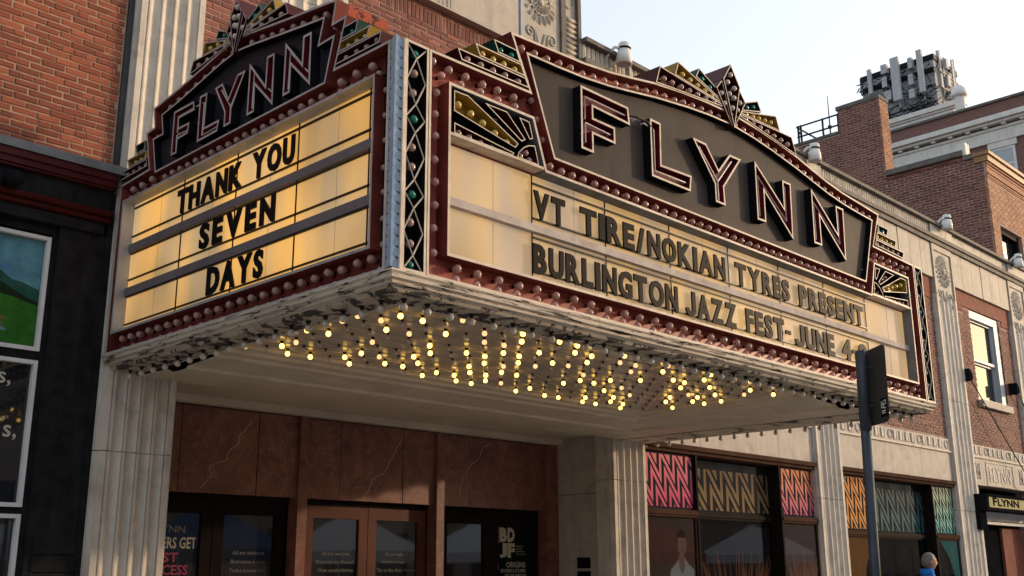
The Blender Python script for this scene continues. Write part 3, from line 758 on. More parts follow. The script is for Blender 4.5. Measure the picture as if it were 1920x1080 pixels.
for i, (x, ls) in enumerate(WEL.items()):
    ps = thing('window_decal', (x, DY+.13, 1.5), ('small pale welcome lettering on the second dark door from the left', 'small pale welcome lettering on the left leaf of the brown double door', 'small pale welcome lettering on the right leaf of the brown double door')[i], 'decal', 'welcome lettering on the door glass')
    for k, t in enumerate(ls):
        w = MB(); wd = .036*len(t)*.75; textmesh(w, FDr, t, sx(x)+.32-wd/2, 1.80-.095*k, .042, wd, -.002, 0, 0); part(w, 'lettering', 'pgrey', ps, kind='stuff')
po = thing('festival_poster', (10.9, DY+.13, 1.5), 'black poster with big cream initials BDJF on the far right entrance door', 'poster')
w = MB(); fbox(w, FDr, 10.60, 11.27, 1.2, 2.22, -.0035, -.002); part(w, 'poster_sheet', 'black', po)
w = MB(); x0 = 10.66
for t, x, z in (('B', 0, 2.0), ('D', .155, 2.0), ('J', 0, 1.79), ('F', .155, 1.79)): textmesh(w, FDr, t, x0+x, z, .195, .145, -.001, 0, .06)
part(w, 'initials', 'pcream', po)
for t, x, z, h, wd in [('ORIGINS', 10.79, 1.66, .075, .38), ('SOUNDS & STORIES', 10.68, 1.595, .045, .49), ('OF THE AFRICAN', 10.76, 1.53, .045, .42)] + [(t, 10.98, 1.935-.036*k, .02, .024*len(t)*.6) for k, t in enumerate(('BURLINGTON', 'DISCOVER', 'JAZZ FESTIVAL', 'JUNE 4-8, 2025'))]:
    w = MB(); textmesh(w, FDr, t, x, z, h, wd, -.001, 0, .015 if h > .03 else 0); part(w, 'lettering', 'pcream', po, kind='stuff')
w = MB()
for a, b, c, d in ((10.615, 10.645, 2.1, 2.2), (10.615, 10.65, 1.98, 2.09), (10.615, 10.64, 1.62, 1.72)): fbox(w, FDr, a, b, c, d, -.002, -.0012)
part(w, 'colour_stripe', 'ppink', po)
for z, s in ((1.645, 'upper'), (1.46, 'lower')):
    kb = thing('card_reader', (11.66, 9.97, z), f'{s} of two black square boxes on the marble entrance side wall', 'wall box')
    w = MB(); w.box(11.64, 11.671, 9.86, 10.08, z, z+.145); w.box(11.634, 11.639, 9.875, 10.065, z+.015, z+.13); part(w, 'box_body', 'black', kb)
# posters in the shop windows
def poster_bg(c, name): return flat(name, c, .3)
Fg = Frame((0, 9.52, 0), (1, 0, 0), (0, -1, 0))
p1 = thing('display_poster', (13.1, 9.52, 1.5), 'brown poster of a man in a white shirt in the shop window beside the entrance', 'poster')
w = MB(); fbox(w, Fg, 12.50, 13.69, .55, 2.36, -.009, -.007); part(w, 'poster_sheet', poster_bg((.24, .15, .10), 'brown_poster'), p1)
w = MB(); plate(w, Fg, [(12.95, .6), (12.98, 1.3), (13.08, 1.62), (13.22, 1.72), (13.30, 1.80), (13.42, 1.80), (13.52, 1.70), (13.66, 1.62), (13.66, .6)], -.006); part(w, 'shirt', poster_bg((.72, .69, .64), 'printed_white_shirt'), p1)
def ell(cx, cz, rx, rz, n=20, a0=0, a1=2*math.pi): return [(cx+rx*math.cos(a0+(a1-a0)*i/n), cz+rz*math.sin(a0+(a1-a0)*i/n)) for i in range(n + (0 if a1-a0 > 6.2 else 1))]
w = MB(); plate(w, Fg, [(13.28, 1.66), (13.28, 1.84), (13.42, 1.84), (13.43, 1.66), (13.36, 1.55)], -.0052); plate(w, Fg, ell(13.37, 1.99, .115, .17), -.0048); part(w, 'printed_face', poster_bg((.55, .34, .24), 'printed_skin'), p1)
w = MB(); plate(w, Fg, ell(13.36, 2.08, .118, .11, 14, 0, math.pi), -.0044); plate(w, Fg, [(13.245, 2.09), (13.27, 2.09), (13.265, 1.95), (13.25, 1.97)], -.0044); part(w, 'printed_hair', poster_bg((.10, .055, .03), 'printed_hair'), p1)
w = MB(); plate(w, Fg, [(13.34, 2.015), (13.37, 2.025), (13.37, 2.01), (13.34, 2.003)], -.004); plate(w, Fg, [(13.41, 2.025), (13.44, 2.015), (13.44, 2.003), (13.41, 2.01)], -.004); plate(w, Fg, [(13.37, 1.90), (13.43, 1.905), (13.43, 1.895), (13.37, 1.888)], -.004); plate(w, Fg, [(13.40, 1.965), (13.415, 1.935), (13.395, 1.933)], -.004); part(w, 'printed_features', poster_bg((.08, .04, .03), 'printed_dark'), p1)
for nm, xa, xb, F, zz, cc in (('middle', 13.84, 16.1, Frame((0, 9.68, 0), (1, 0, 0), (0, -1, 0)), 2.3, (.030, .022, .024)), ('right', 16.28, 17.33, Fg, 2.36, (.26, .165, .13))):
    p2 = thing('display_poster', ((xa+xb)/2, 9.52, 1.5), f'{"dark" if nm == "middle" else "dull brown"} poster with spiky orange hair, {nm} light of the first shop window', 'poster')
    w = MB(); fbox(w, F, xa, xb, .55, zz, -.009, -.007); part(w, 'poster_sheet', poster_bg(cc, 'poster_ground_'+nm), p2)
    w = MB(); rr = random.Random(3); cx = xa+(xb-xa)*.55
    for k in range(34):
        a = rr.uniform(-1.1, 1.1); b = cx+a*.36*(xb-xa)+.0; h = rr.uniform(.1, .36)*(1-abs(a)*.4)
        plate(w, F, [(b-.02, 1.5), (b+.02, 1.5), (b+a*.12+rr.uniform(-.06, .06), 1.66+h)], -.006+.00003*k)
    part(w, 'printed_hair', poster_bg((.40, .14, .06) if nm == 'middle' else (.66, .30, .20), 'printed_orange_'+nm), p2)
w = MB(); fbox(w, Fg, 18.40, 19.53, .55, 2.19, -.009, -.007)
p3 = thing('display_poster', (19, 9.52, 1.5), 'plain orange window sheet with dark round shape left of the pole', 'poster'); part(w, 'poster_sheet', poster_bg((.60, .27, .07), 'orange_sheet'), p3)
w = MB(); plate(w, Fg, [(19.52, 2.05)] + ell(19.9, 1.45, .78, .62, 10, 2.05, 3.4)[0:] + [(19.1, .6), (19.52, .6)], -.006); part(w, 'dark_shape', 'black', p3)
w = MB(); fbox(w, Fg, 22.32, 23.38, .55, 2.19, -.009, -.007)
p4 = thing('display_poster', (22.9, 9.52, 1.5), 'teal window sheet with dark curved shape right of the walking man', 'poster'); part(w, 'poster_sheet', poster_bg((.08, .42, .38), 'teal_sheet'), p4)
w = MB(); plate(w, Fg, [(22.33, .6), (22.33, 2.18), (22.55, 2.16)] + [(22.3+.85*math.sin(t*.17+.3), 1.1+1.05*math.cos(t*.17+.3)) for t in range(1, 9)] + [(23.15, .6)], -.006); part(w, 'dark_shape', 'black', p4)
# ---------------------------------------------------------------- left shop building
S = thing('brick_shop_building', (1.5, 9.5, 0), 'orange brick shop building with black and oxblood timber front left of the marquee', 'building')
w = MB(); w.box(-9, 4.235, 9.507, 22, 5.30, 13); w.build('wall', M['mortarL'], S)
bricks(S, FF, -1.0, 4.215, 5.405, 8.4, M['brickL'], headers=True)
w = MB(); w.box(-9, -1.02, 9.505, 9.6, 5.40, 13); w.build('wall', M['brickL'], S)
w = MB(); w.box(4.238, 4.325, 9.48, 22, 5.38, 13); w.build('party_wall_edge', M['darklead'], S)
w = MB(); w.box(4.2365, 4.325, 9.49, 22, 0, 5.13); w.build('timber_edge', M['shopblack'], S)
w = MB(); w.box(-9, 4.33, 9.36, 9.7, 5.335, 5.375); w.box(-9, 4.33, 9.352, 9.362, 5.29, 5.34); w.build('ledge_flashing', M['lead'], S)
w = MB()
for y0, z0, z1 in ((9.37, 5.22, 5.288), (9.39, 5.16, 5.218), (9.41, 5.135, 5.158)): w.box(-9, 4.24, y0, 9.7, z0, z1)
w.build('cornice', M['shopred'], S)
w = MB(); w.box(-9, 4.237, 9.46, 9.7, 4.935, 5.133); w.build('fascia', M['shopblack'], S)
w = MB(); w.smooth = True; w.tube([(-9, 9.44, 4.90), (4.26, 9.44, 4.90)], .034, 10); w.tube([(-9, 9.45, 4.835), (4.24, 9.45, 4.835)], .028, 10); w.build('roll_moulding', M['shopred'], S)
w = MB(); w.box(-9, 4.2, 9.465, 9.7, 4.70, 4.80); w.build('trim_board', M['shopblack'], S)
w = MB(); w.box(-9, 3.80, 9.56, 9.9, 4.62, 4.698); w.box(3.80, 4.236, 9.50, 9.9, 0, 4.698); w.box(3.755, 3.798, 9.55, 9.9, 0, 4.618); w.build('timber_pier', M['shopblack'], S)
for k in range(6):
    w = MB(); w.box(3.86, 4.232, 9.484+.004*(k % 2), 9.499, 1.02+k*.15, 1.155+k*.15); w.build('rough_board', M['shopblack'], S)
wins = ((4.59, 3.525), (3.44, 2.16), (2.10, .6))
for i, (a, b) in enumerate(wins):
    w = MB(); x1 = 3.752; fw = .035
    w.box(x1-fw, x1, 9.545, 9.66, b, a); w.box(1.6, x1-fw-.001, 9.545, 9.66, a-fw, a); w.box(1.6, x1-fw-.001, 9.545, 9.66, b, b+fw); w.box(1.6-fw, 1.599, 9.545, 9.66, b, a)
    fr = w.build('window', M['whiteframe'], S)
    w = MB(); w.box(1.6, x1-fw-.001, 9.60, 9.61, b+fw, a-fw); w.build('pane', M['glass'], fr)
w = MB(); w.box(-9, 3.754, 9.70, 9.9, 0, 4.6); w.build('shop_backing', M['shopblack'], S)
for (a, b) in zip([w_[1] for w_ in wins], [w_[0] for w_ in wins[1:]]):
    w = MB(); w.box(-9, 3.754, 9.57, 9.69, b+.001, a-.001); w.build('window_rail', M['shopblack'], S)
FW_ = Frame((0, 9.598, 0), (1, 0, 0), (0, -1, 0))
lp = thing('landscape_poster', (2.8, 9.59, 3.6), 'window poster of green hills and a pond under blue sky', 'poster')
def lay(name, pts, c, d): w = MB(); plate(w, FW_, pts, d); w.build(name, paint('poster_'+name, c, .7, .35, .25, tuple(q*.45 for q in c), scale=7, streak=False, spec=0), lp)
lay('printed_sky', [(1.62, 3.565), (3.71, 3.565), (3.71, 4.55), (1.62, 4.55)], (.10, .24, .31), .001)
lay('printed_cloud', ell(3.40, 4.26, .055, .03), (.09, .20, .36), .002)
lay('printed_far_hill', [(1.62, 3.7), (3.71, 3.7), (3.71, 4.09), (3.55, 4.14), (3.46, 4.15), (3.33, 4.23), (3.1, 4.19), (1.62, 4.3)], (.025, .085, .065), .003)
lay('printed_woods', [(1.62, 3.7), (3.71, 3.7), (3.71, 3.97), (3.62, 4.00), (3.5, 4.05), (3.38, 4.11), (3.2, 4.14), (1.62, 4.2)], (.018, .030, .016), .004)
lay('printed_meadow', [(1.62, 3.566), (3.711, 3.566), (3.711, 3.94), (3.5, 3.99), (3.3, 4.02), (3.1, 4.03), (1.62, 4.0)], (.035, .135, .022), .005)
lay('printed_bank', [(2.6, 3.95), (3.28, 3.86), (3.47, 3.785), (3.40, 3.775), (3.44, 3.72), (3.3, 3.72), (2.6, 3.8)], (.12, .11, .045), .006)
lay('printed_pond', [(2.6, 3.69), (3.45, 3.675), (3.46, 3.695), (3.38, 3.72), (3.35, 3.80), (3.2, 3.82), (2.6, 3.9)], (.13, .22, .26), .007)
wt = thing('window_lettering', (3.3, 9.59, 2.8), 'white lettering ending in s and commas on the dark lower window', 'lettering')
for t, u, v, h in (('s,', -6, 722, .125), (',', 2, 790, .05), ('s,', 3, 824, .13)):
    x, z = unpix(u, v, 9.594); w = MB(); textmesh(w, FW_, t, x, z, h, None, .004, 0, .012); w.build('lettering', M['pcream'], wt, kind='stuff')
bl = thing('wall_lamp', (3.29, 9.40, 4.98), 'black round lamp on the dark fascia above the roll moulding', 'lamp')
w = MB(); w.smooth = True
w.lathe([(0, .075), (.04, .072), (.075, .045), (.088, 0), (.084, -.03), (.07, -.05), (.05, -.052), (.05, -.085), (.0, -.088)], (3.29, 9.36, 5.0), 16, (0, -.35, 1)); w.build('lamp_shade', M['black'], bl)
w = MB(); w.tube([(3.29, 9.36, 5.03), (3.22, 9.40, 4.99), (3.24, 9.455, 4.93)], .014, 6); w.build('lamp_arm', M['black'], bl)

# ---------------------------------------------------------------- buildings beyond
B = thing('corner_brick_building', (34, 13, 0), 'brown brick building with chimney wall and orange sunlit front beyond the theatre roof', 'building')
bx, by = 30.5, 10.39
FS = Frame((bx, 0, 0), (0, -1, 0), (-1, 0, 0))      # side wall, s = -y
for q in ((bx+.006, 31.06, by+.006, 13.38, 0, 13.30), (32.75, 46, by+.006, 13.38, 0, 13.30), (31.061, 32.749, by+.006, 13.38, 11.28, 13.30), (31.061, 32.749, by+.3, 13.38, 0, 11.279), (bx+.006, 46, 13.381, 17.3, 0, 13.45), (bx+.006, bx+.6, 13.382, 14.8, 13.451, 16.1), (bx+.006, 45, 14.801, 17.3, 13.451, 15.3)):
    w = MB(); w.box(*q); w.build('wall', M['mortarF'], B)
H2 = .0675; J2 = .012
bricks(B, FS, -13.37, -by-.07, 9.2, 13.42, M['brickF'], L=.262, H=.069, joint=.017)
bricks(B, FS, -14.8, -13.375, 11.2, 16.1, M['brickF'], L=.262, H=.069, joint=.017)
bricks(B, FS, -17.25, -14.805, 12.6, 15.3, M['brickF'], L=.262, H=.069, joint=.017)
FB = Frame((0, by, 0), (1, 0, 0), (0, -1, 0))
bricks(B, FB, bx+.0, 40, 9.2, 12.60, M['brickSun'], holes=[(31.06, 32.75, 8, 11.28)], L=.262, H=.0691, joint=.017)
bricks(B, Frame((0, 13.375, 0), (1, 0, 0), (0, -1, 0)), bx, bx+.62, 13.6, 16.1, M['brickSun'], L=.262, H=.0691, joint=.017)
w = MB()
for k, z in enumerate((12.66, 12.74, 12.95, 13.05)): w.box(bx-.004, 46, by-.03-.02*(k % 2), by+.012, z, z+.05)
w.box(bx-.002, 46, by-.012, by+.012, 12.61, 13.11); w.build('corbel_band', M['brickSun'], B)
w = MB(); w.box(bx-.1, 46, by-.16, by+.3, 13.30, 13.40); w.box(bx-.05, 46, by-.10, by+.3, 13.115, 13.298); w.build('cornice', M['gold'], B)
w = MB(); w.box(bx-.06, bx+.3, by+.302, 11.0, 13.29, 13.44); w.box(bx-.06, bx+.35, 11.0, 13.37, 13.455, 13.62); w.build('coping', M['coping'], B)
w = MB(); w.box(bx-.03, bx+.65, 13.36, 14.85, 16.11, 16.24); w.build('chimney_cap', M['coping'], B)
w = MB(); w.box(bx-.03, bx+.5, 14.86, 17.3, 15.31, 15.40); w.build('coping', M['coping'], B)
w = MB(); w.box(bx-.02, bx+.3, 10.9, 11.1, 13.46, 13.85); w.build('coping_block', M['cornwhite'], B)
w = MB(); w.box(31.10, 31.22, by+.1, by+.3, 8, 11.24); w.box(32.6, 32.72, by+.1, by+.3, 8, 11.24); w.box(31.22, 32.6, by+.1, by+.3, 11.12, 11.24); fr = w.build('window', M['darkdoor'], B)
w = MB(); w.box(31.22, 32.6, by+.24, by+.25, 8, 11.12); w.build('pane', M['glass'], fr)
ra = thing('roof_railing', (bx+.3, 16, 15.4), 'dark metal roof railing left of the chimney wall', 'railing')
for y in (14.95, 15.5, 16.3, 16.4):
    w = MB(); w.tube([(bx+.3, y, 15.35), (bx+.3, y, 16.15)], .035, 6); w.build('post', M['cable'], ra)
for z in (15.75, 16.12):
    w = MB(); w.tube([(bx+.3, 14.85, z), (bx+.3, 16.45, z)], .032, 6); w.build('rail', M['cable'], ra)
w = MB(); w.tube([(bx+.3, 16.45, 16.12), (bx+1.6, 16.45, 16.12)], .032, 6); w.tube([(bx+.3, 16.3, 15.75), (bx+.3, 16.45, 16.12)], .02, 5); w.build('rail', M['cable'], ra)
wa = thing('whip_aerial', (bx+.8, 15.5, 15.4), 'thin black whip aerial standing behind the roof railing', 'aerial')
w = MB(); w.tube([(bx+.8, 15.5, 15.4), (bx+.8, 15.5, 16.4), (bx+.8, 15.5, 17.15)], [.03, .02, .01], 5); w.box(bx+.75, bx+.85, 15.45, 15.55, 15.95, 16.05); w.build('rod', M['cable'], wa)

C2 = thing('cornice_building', (52, 16, 0), 'tall brick building with a white dentilled cornice and roof cabin, farthest back', 'building')
x2 = 46.2
def bricktex(name, c, mo, sc=1):
    a = NT(name); s = a.n('SeparateXYZ', Vector=a.n('NewGeometry').outputs['Position'])
    v = a.n('CombineXYZ', X=s.outputs[1], Y=s.outputs[2]).outputs[0]
    t = a.n('TexBrick', Vector=v, Color1=(*c, 1), Color2=(*[x*.7 for x in c], 1), Mortar=(*mo, 1), Scale=1.0); t.inputs['Brick Width'].default_value = .225; t.inputs['Row Height'].default_value = .068; t.inputs['Mortar Size'].default_value = .006
    a.set(Base_Color=t.outputs[0], Roughness=.85); return a.m
w = MB(); w.box(x2, 70, 8, 26, 0, 21.6); w.build('wall', bricktex('far_brown_brick', (.17, .075, .06), (.2, .13, .11)), C2)
w = MB()
for d, a, b in ((.55, 20.62, 20.85), (.40, 20.50, 20.618), (.12, 19.75, 20.28), (.18, 20.285, 20.40)): w.box(x2-d, x2+.02, 8-d, 26, a, b)
w.build('cornice', M['cornwhite'], C2)
w = MB(); w.box(x2-.1, x2+.3, 7.9, 26, 21.61, 21.72); w.build('coping', M['coping'], C2)
k = 8.3
dm = MB(); dm.box(x2-.34, x2-.121, -.09, .09, 20.405, 20.498); dme = dm.mesh('dentil', M['cornwhite'], Vector((0, 0, 20.4)))
for k in range(20): inst('dentil', dme, C2, (0, 10+k*.78, 20.4))
for yy in (14.42, 12.0):
    w = MB(); a, b, z0, z1 = yy, yy+1.0, 18.0, 19.45
    w.box(x2-.03, x2-.002, a, a+.1, z0, z1); w.box(x2-.03, x2-.002, b-.1, b, z0, z1); w.box(x2-.03, x2-.002, a+.1, b-.1, z1-.1, z1); w.box(x2-.028, x2-.002, a+.1, b-.1, 18.62, 18.70); fr = w.build('window', M['whiteframe'], C2)
    w = MB(); w.box(x2-.015, x2-.003, a+.1, b-.1, z0, 18.62); w.box(x2-.015, x2-.003, a+.1, b-.1, 18.70, z1-.1); w.build('pane', M['bluewhite'] if yy > 14 else M['glass'], fr)
    w = MB(); w.box(x2-.08, x2-.002, a-.12, b+.12, 19.455, 19.78); w.build('window_lintel', M['cornwhite'], C2)
w = MB(); w.box(49.5, 60, 18.0, 24, 21.6, 23.45); w.build('penthouse', M['whiteframe'], C2)
w = MB(); w.box(49.3, 60.2, 17.8, 24.2, 23.46, 23.7); w.box(49.4, 60.1, 17.9, 24.1, 23.36, 23.455); w.build('penthouse_cornice', M['cornwhite'], C2)
vp = thing('roof_vent', (48, 17.15, 21.6), 'white capped roof vent pipe right of the antenna cabin', 'vent')
w = MB(); w.smooth = True; w.lathe([(.24, 0), (.24, 1.75)], (48, 17.15, 21.6), 14); w.build('pipe', M['whitelamp'], vp)
w = MB(); w.smooth = True; w.lathe([(.25, 1.55), (.38, 1.6), (.38, 1.72), (.33, 1.95), (.2, 2.12), (0, 2.14)], (48, 17.15, 21.6), 14); w.build('cap', M['whitelamp'], vp)
A = thing('antenna_cabin', (53, 21, 23.7), 'grey rooftop cabin hung with mobile antenna panels', 'antenna cabin')
xc = 51.0
w = MB(); w.box(xc, 53.9, 19.3, 23.2, 23.7, 27.25); w.build('cabin_wall', M['cabin'], A)
w = MB(); w.box(xc-.06, 53.96, 19.24, 23.26, 27.0, 27.3); w.box(xc-.02, xc-.001, 19.3, 23.2, 26.3, 26.6); w.build('cabin_trim', M['cable'], A)
def unx(u, v, x):
    d = RT*((u-960)/FPX) - UP*((v-540)/FPX) + FW; t = x/d.x; return CAM + d*t
kk = 1461/230
for (u0, u1, v0, v1, x, dp) in ((435, 585, 262, 735, 50.45, .18), (745, 860, 165, 640, 50.45, .18), (163, 236, 398, 668, 50.6, .15), (985, 1072, 170, 600, 51.6, .2), (1158, 1215, 275, 600, 53.0, .2), (80, 120, 505, 690, 51.5, .15), (115, 158, 480, 690, 52.0, .15), (1062, 1100, 250, 640, 52.2, .15)):
    p = unx(1600+u0/kk, 70+v0/kk, x); q = unx(1600+u1/kk, 70+v1/kk, x)
    w = MB(); w.box(x-dp/2, x+dp/2, min(p.y, q.y), max(p.y, q.y), min(p.z, q.z), max(p.z, q.z)); w.build('antenna_panel', M['antgrey'], A)
    w = MB(); yy = (p.y+q.y)/2; w.tube([(x+dp, yy, min(p.z, q.z)-.35), (x+dp, yy, max(p.z, q.z)+.1)], .05, 6); w.build('antenna_pole', M['galv'], A)
for (u0, u1, v0, v1, x) in ((330, 410, 345, 425, 50.7), (345, 415, 490, 590, 50.7), (648, 710, 260, 365, 50.7), (658, 728, 455, 560, 50.7), (668, 745, 635, 715, 50.6), (375, 470, 660, 740, 50.7), (1070, 1125, 270, 370, 52.0), (1100, 1150, 460, 580, 52.2), (1115, 1165, 650, 730, 52.2), (850, 920, 360, 650, 51.2)):
    p = unx(1600+u0/kk, 70+v0/kk, x); q = unx(1600+u1/kk, 70+v1/kk, x)
    w = MB(); w.box(x-.12, x+.2, min(p.y, q.y), max(p.y, q.y), min(p.z, q.z), max(p.z, q.z)); w.box(x-.14, x-.121, min(p.y, q.y)+.05, max(p.y, q.y)-.05, max(p.z, q.z)-.2, max(p.z, q.z)-.12); w.build('radio_unit', M['antgrey'], A)
rr = random.Random(5); w = MB()
for k in range(130):
    y = rr.uniform(19.3, 23.2); z = rr.uniform(23.75, 25.0) if k < 60 else rr.uniform(24.5, 26.9); x = xc-rr.uniform(.1, .45)
    w.tube([(x, y, z), (x-.05, y+rr.uniform(-.5, .5), z-rr.uniform(.0, .5)), (x, y+rr.uniform(-.8, .8), z+rr.uniform(-.2, .5))], .022, 4)
for k in range(30):
    y = 19.1-rr.uniform(0, .2); x = rr.uniform(51.2, 53.5); z = rr.uniform(24.2, 25.6); w.tube([(x, y, z), (x+rr.uniform(-.4, .4), y-.1, z-.4), (x+rr.uniform(-.5, .5), y, z-.1)], .025, 4)
for z in (24.6, 25.5, 26.4): w.tube([(xc-.22, 19.2, z), (xc-.22, 23.3, z)], .035, 5); w.tube([(xc+.1, 19.12, z), (53.9, 19.12, z)], .035, 5)
w.build('cable_tangle', M['cable'], A, kind='stuff')

# ---------------------------------------------------------------- marquee
FR = Frame((8.57, 5.28, 0), (1, 0, 0), (0, -1, 0)); LF = Frame((4.294, 7.44, 0), (0, -1, 0), (-1, 0, 0)); RF = Frame((12.77, 7.44, 0), (0, 1, 0), (1, 0, 0))
Q = thing('theatre_marquee', (8.57, 7.3, 3.4), 'big art deco marquee with FLYNN letters, light bulbs and lit reader boards over the entrance', 'marquee')
FL = -.12
def mq(mb, name, mats, parent=None, **k):
    mats = [M[x] if isinstance(x, str) else x for x in (mats if isinstance(mats, (list, tuple)) else [mats])]
    return mb.build(name, mats, parent or Q, **k)
def mir(p): return p + [(-s, z) for s, z in p[::-1]]
ARCH_O = [(-3.14, 5.703), (-2.78, 5.725), (-2.26, 5.757), (-1.92, 5.795), (-1.6, 5.85), (-1.27, 5.912), (-.85, 5.965), (-.45, 6.0), (0, 6.02)]
ARCH_I = [(-2.94, 5.575), (-2.6, 5.587), (-2.26, 5.607), (-1.92, 5.645), (-1.6, 5.697), (-1.25, 5.758), (-.75, 5.825), (-.4, 5.86), (0, 5.88)]
def mirarch(a): return a + [(-s, z) for s, z in a[-2::-1]]
outF = [(3.975, 3.545), (-3.975, 3.545)][::-1]
outlineF = [(-3.975, 3.545), (-3.975, 5.245), (-2.93, 5.265)] + mirarch(ARCH_O) + [(2.93, 5.265), (3.975, 5.245), (3.975, 3.545)]
innerF = mirarch(ARCH_I) + [(2.64, 4.788), (-2.64, 4.788)]
panelF = mir([(-3.79, 3.73), (-3.79, 5.05), (-2.885, 5.058), (-2.745, 4.65)])
LA_O = [(-1.433, 5.837), (-1.3, 5.85), (-.95, 5.895), (-.58, 5.953), (-.2, 6.015), (0, 6.035), (.2, 6.012), (.52, 5.96), (.81, 5.915), (1.34, 5.842), (1.42, 5.822)]
LA_I = [(-1.247, 5.706), (-.95, 5.745), (-.58, 5.812), (-.25, 5.872), (0, 5.898), (.25, 5.868), (.61, 5.812), (.95, 5.762), (1.25, 5.72)]
outlineL = [(-1.97, 3.545), (-1.97, 5.205), (-1.425, 5.227), (-1.54, 5.62), (-1.387, 5.63)] + LA_O + [(1.385, 5.636), (1.556, 5.636), (1.432, 5.242), (2.085, 5.235), (2.085, 3.545)]
innerL = LA_I + [(1.19, 5.504), (1.387, 5.51), (1.297, 5.176), (-1.288, 5.17), (-1.377, 5.501), (-1.192, 5.501)]
panelL = [(-1.895, 3.73), (-1.895, 5.03), (1.92, 5.03), (1.92, 3.73)]
# box of the marquee
w = MB(); w.box(4.42, 12.64, 5.42, 9.38, 3.64, 5.19); mq(w, 'marquee_box', 'red')
w = MB(); fbox(w, RF, -2.0, 1.95, 3.56, 5.2, -.12, 0); mq(w, 'end_panel', 'red')
SIGN = {}
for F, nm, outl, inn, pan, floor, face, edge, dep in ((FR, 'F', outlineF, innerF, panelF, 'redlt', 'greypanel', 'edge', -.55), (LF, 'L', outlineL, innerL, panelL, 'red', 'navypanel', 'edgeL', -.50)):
    w = MB(); w.k = 0; p = ccw(outl); plate(w, F, p, FL)
    w.k = 1
    if nm == 'L': p = ccw([q for q in outl if q[1] > 5.2 and abs(q[0]) < 1.9])
    for i in range(len(p)):
        j = (i+1) % len(p); w.quad(F(*p[i], dep), F(*p[j], dep), F(*p[j], FL), F(*p[i], FL))
    w.poly([F(*q, dep) for q in p[::-1]])
    back = mq(w, 'bulb_board', [floor, 'red' if nm == 'F' else 'peelred'])
    w = MB(); ring(w, F, outl, .020, FL, 0, 0, 0, 1); mq(w, 'outer_lip', ['red', edge])
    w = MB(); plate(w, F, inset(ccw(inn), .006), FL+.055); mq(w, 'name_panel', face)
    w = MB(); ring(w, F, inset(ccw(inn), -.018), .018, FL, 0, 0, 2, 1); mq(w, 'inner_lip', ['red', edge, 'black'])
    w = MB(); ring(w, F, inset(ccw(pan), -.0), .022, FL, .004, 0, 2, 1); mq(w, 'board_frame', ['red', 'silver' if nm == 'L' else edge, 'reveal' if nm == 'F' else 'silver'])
# corner dressing between the two faces
w = MB(); w.box(4.32, 4.40, 5.31, 5.42, 3.545, 5.24); mq(w, 'corner_post', 'darkblue')
nv = 22
for k in range(nv):
    z0 = 3.55+k*.0768; w = MB(); a = Vector((4.300, 5.372, 0)); b = Vector((4.352, 5.286, 0)); c = Vector((4.296, 5.300, 0))
    # folded chevron leaf: two faces meeting on a ridge, tip proud at the top
    up = Vector((0, 0, 1))
    P = lambda q, z, o=0: Vector((q.x-o*.75, q.y-o*.65, z))
    m_ = c
    v = [P(a, z0), P(m_, z0+.012, .004), P(b, z0), P(a, z0+.060), P(m_, z0+.095, .016), P(b, z0+.060)]
    i = w.add(v); w.face((i, i+1, i+4, i+3)); w.face((i+1, i+2, i+5, i+4))
    v2 = w.add([P(a, z0+.060)+Vector((.03, .03, 0)), P(b, z0+.060)+Vector((.03, .03, 0)), P(m_, z0+.095)+Vector((.03, .03, 0))]); w.face((i+3, i+4, v2+2, v2)); w.face((i+4, i+5, v2+1, v2+2))
    mq(w, 'chevron_leaf', 'blue')
w = MB(); w.box(4.296, 4.312, 5.374, 5.386, 3.545, 5.235); w.box(4.352, 4.372, 5.272, 5.29, 3.545, 5.24); mq(w, 'corner_strip', ['edge'])
# bulbs -------------------------------------------------------------
BULBS = []
def bulb(F, s, z, d=FL, c='bulb', sc=1.0): BULBS.append((F, s, z, d, c, sc))
def along(F, pts, step, off=0.0, d=FL, c='bulb', sc=1.0, ends=.5):
    L = [0]; 
    for a, b in zip(pts, pts[1:]): L.append(L[-1] + math.dist(a, b))
    n = max(1, round(L[-1]/step)); 
    for k in range(n):
        t = L[-1]*(k+ends)/n
        for i in range(len(pts)-1):
            if L[i] <= t <= L[i+1]+1e-9:
                u = (t-L[i])/max(L[i+1]-L[i], 1e-9); bulb(F, pts[i][0]+(pts[i+1][0]-pts[i][0])*u, pts[i][1]+(pts[i+1][1]-pts[i][1])*u+off, d, c, sc); break
avg = lambda A, B_: [((a[0]+b[0])/2, (a[1]+b[1])/2) for a, b in zip(A, B_)]
# front
along(FR, mirarch(avg(ARCH_O, ARCH_I)), .150)
for sg in (-1, 1):
    along(FR, [(sg*3.0, 5.60), (sg*2.86, 5.28), (sg*2.69, 4.86)], .165, sc=.85)
    along(FR, [(sg*3.86, 3.66), (sg*3.86, 5.05)], .175, sc=.95); along(FR, [(sg*3.94, 3.60), (sg*3.94, 4.95)], .175, sc=.75)
    along(FR, [(sg*3.83, 5.185), (sg*2.97, 5.19)], .168); along(FR, [(sg*3.9, 5.11), (sg*2.94, 5.115)], .19, sc=.95)
    bulb(FR, sg*3.9, 5.20)
along(FR, [(-2.72, 4.72), (2.72, 4.72)], .140)
along(FR, [(-3.75, 3.672), (3.85, 3.672)], .21); along(FR, [(-3.85, 3.592), (3.85, 3.592)], .21, ends=.95)
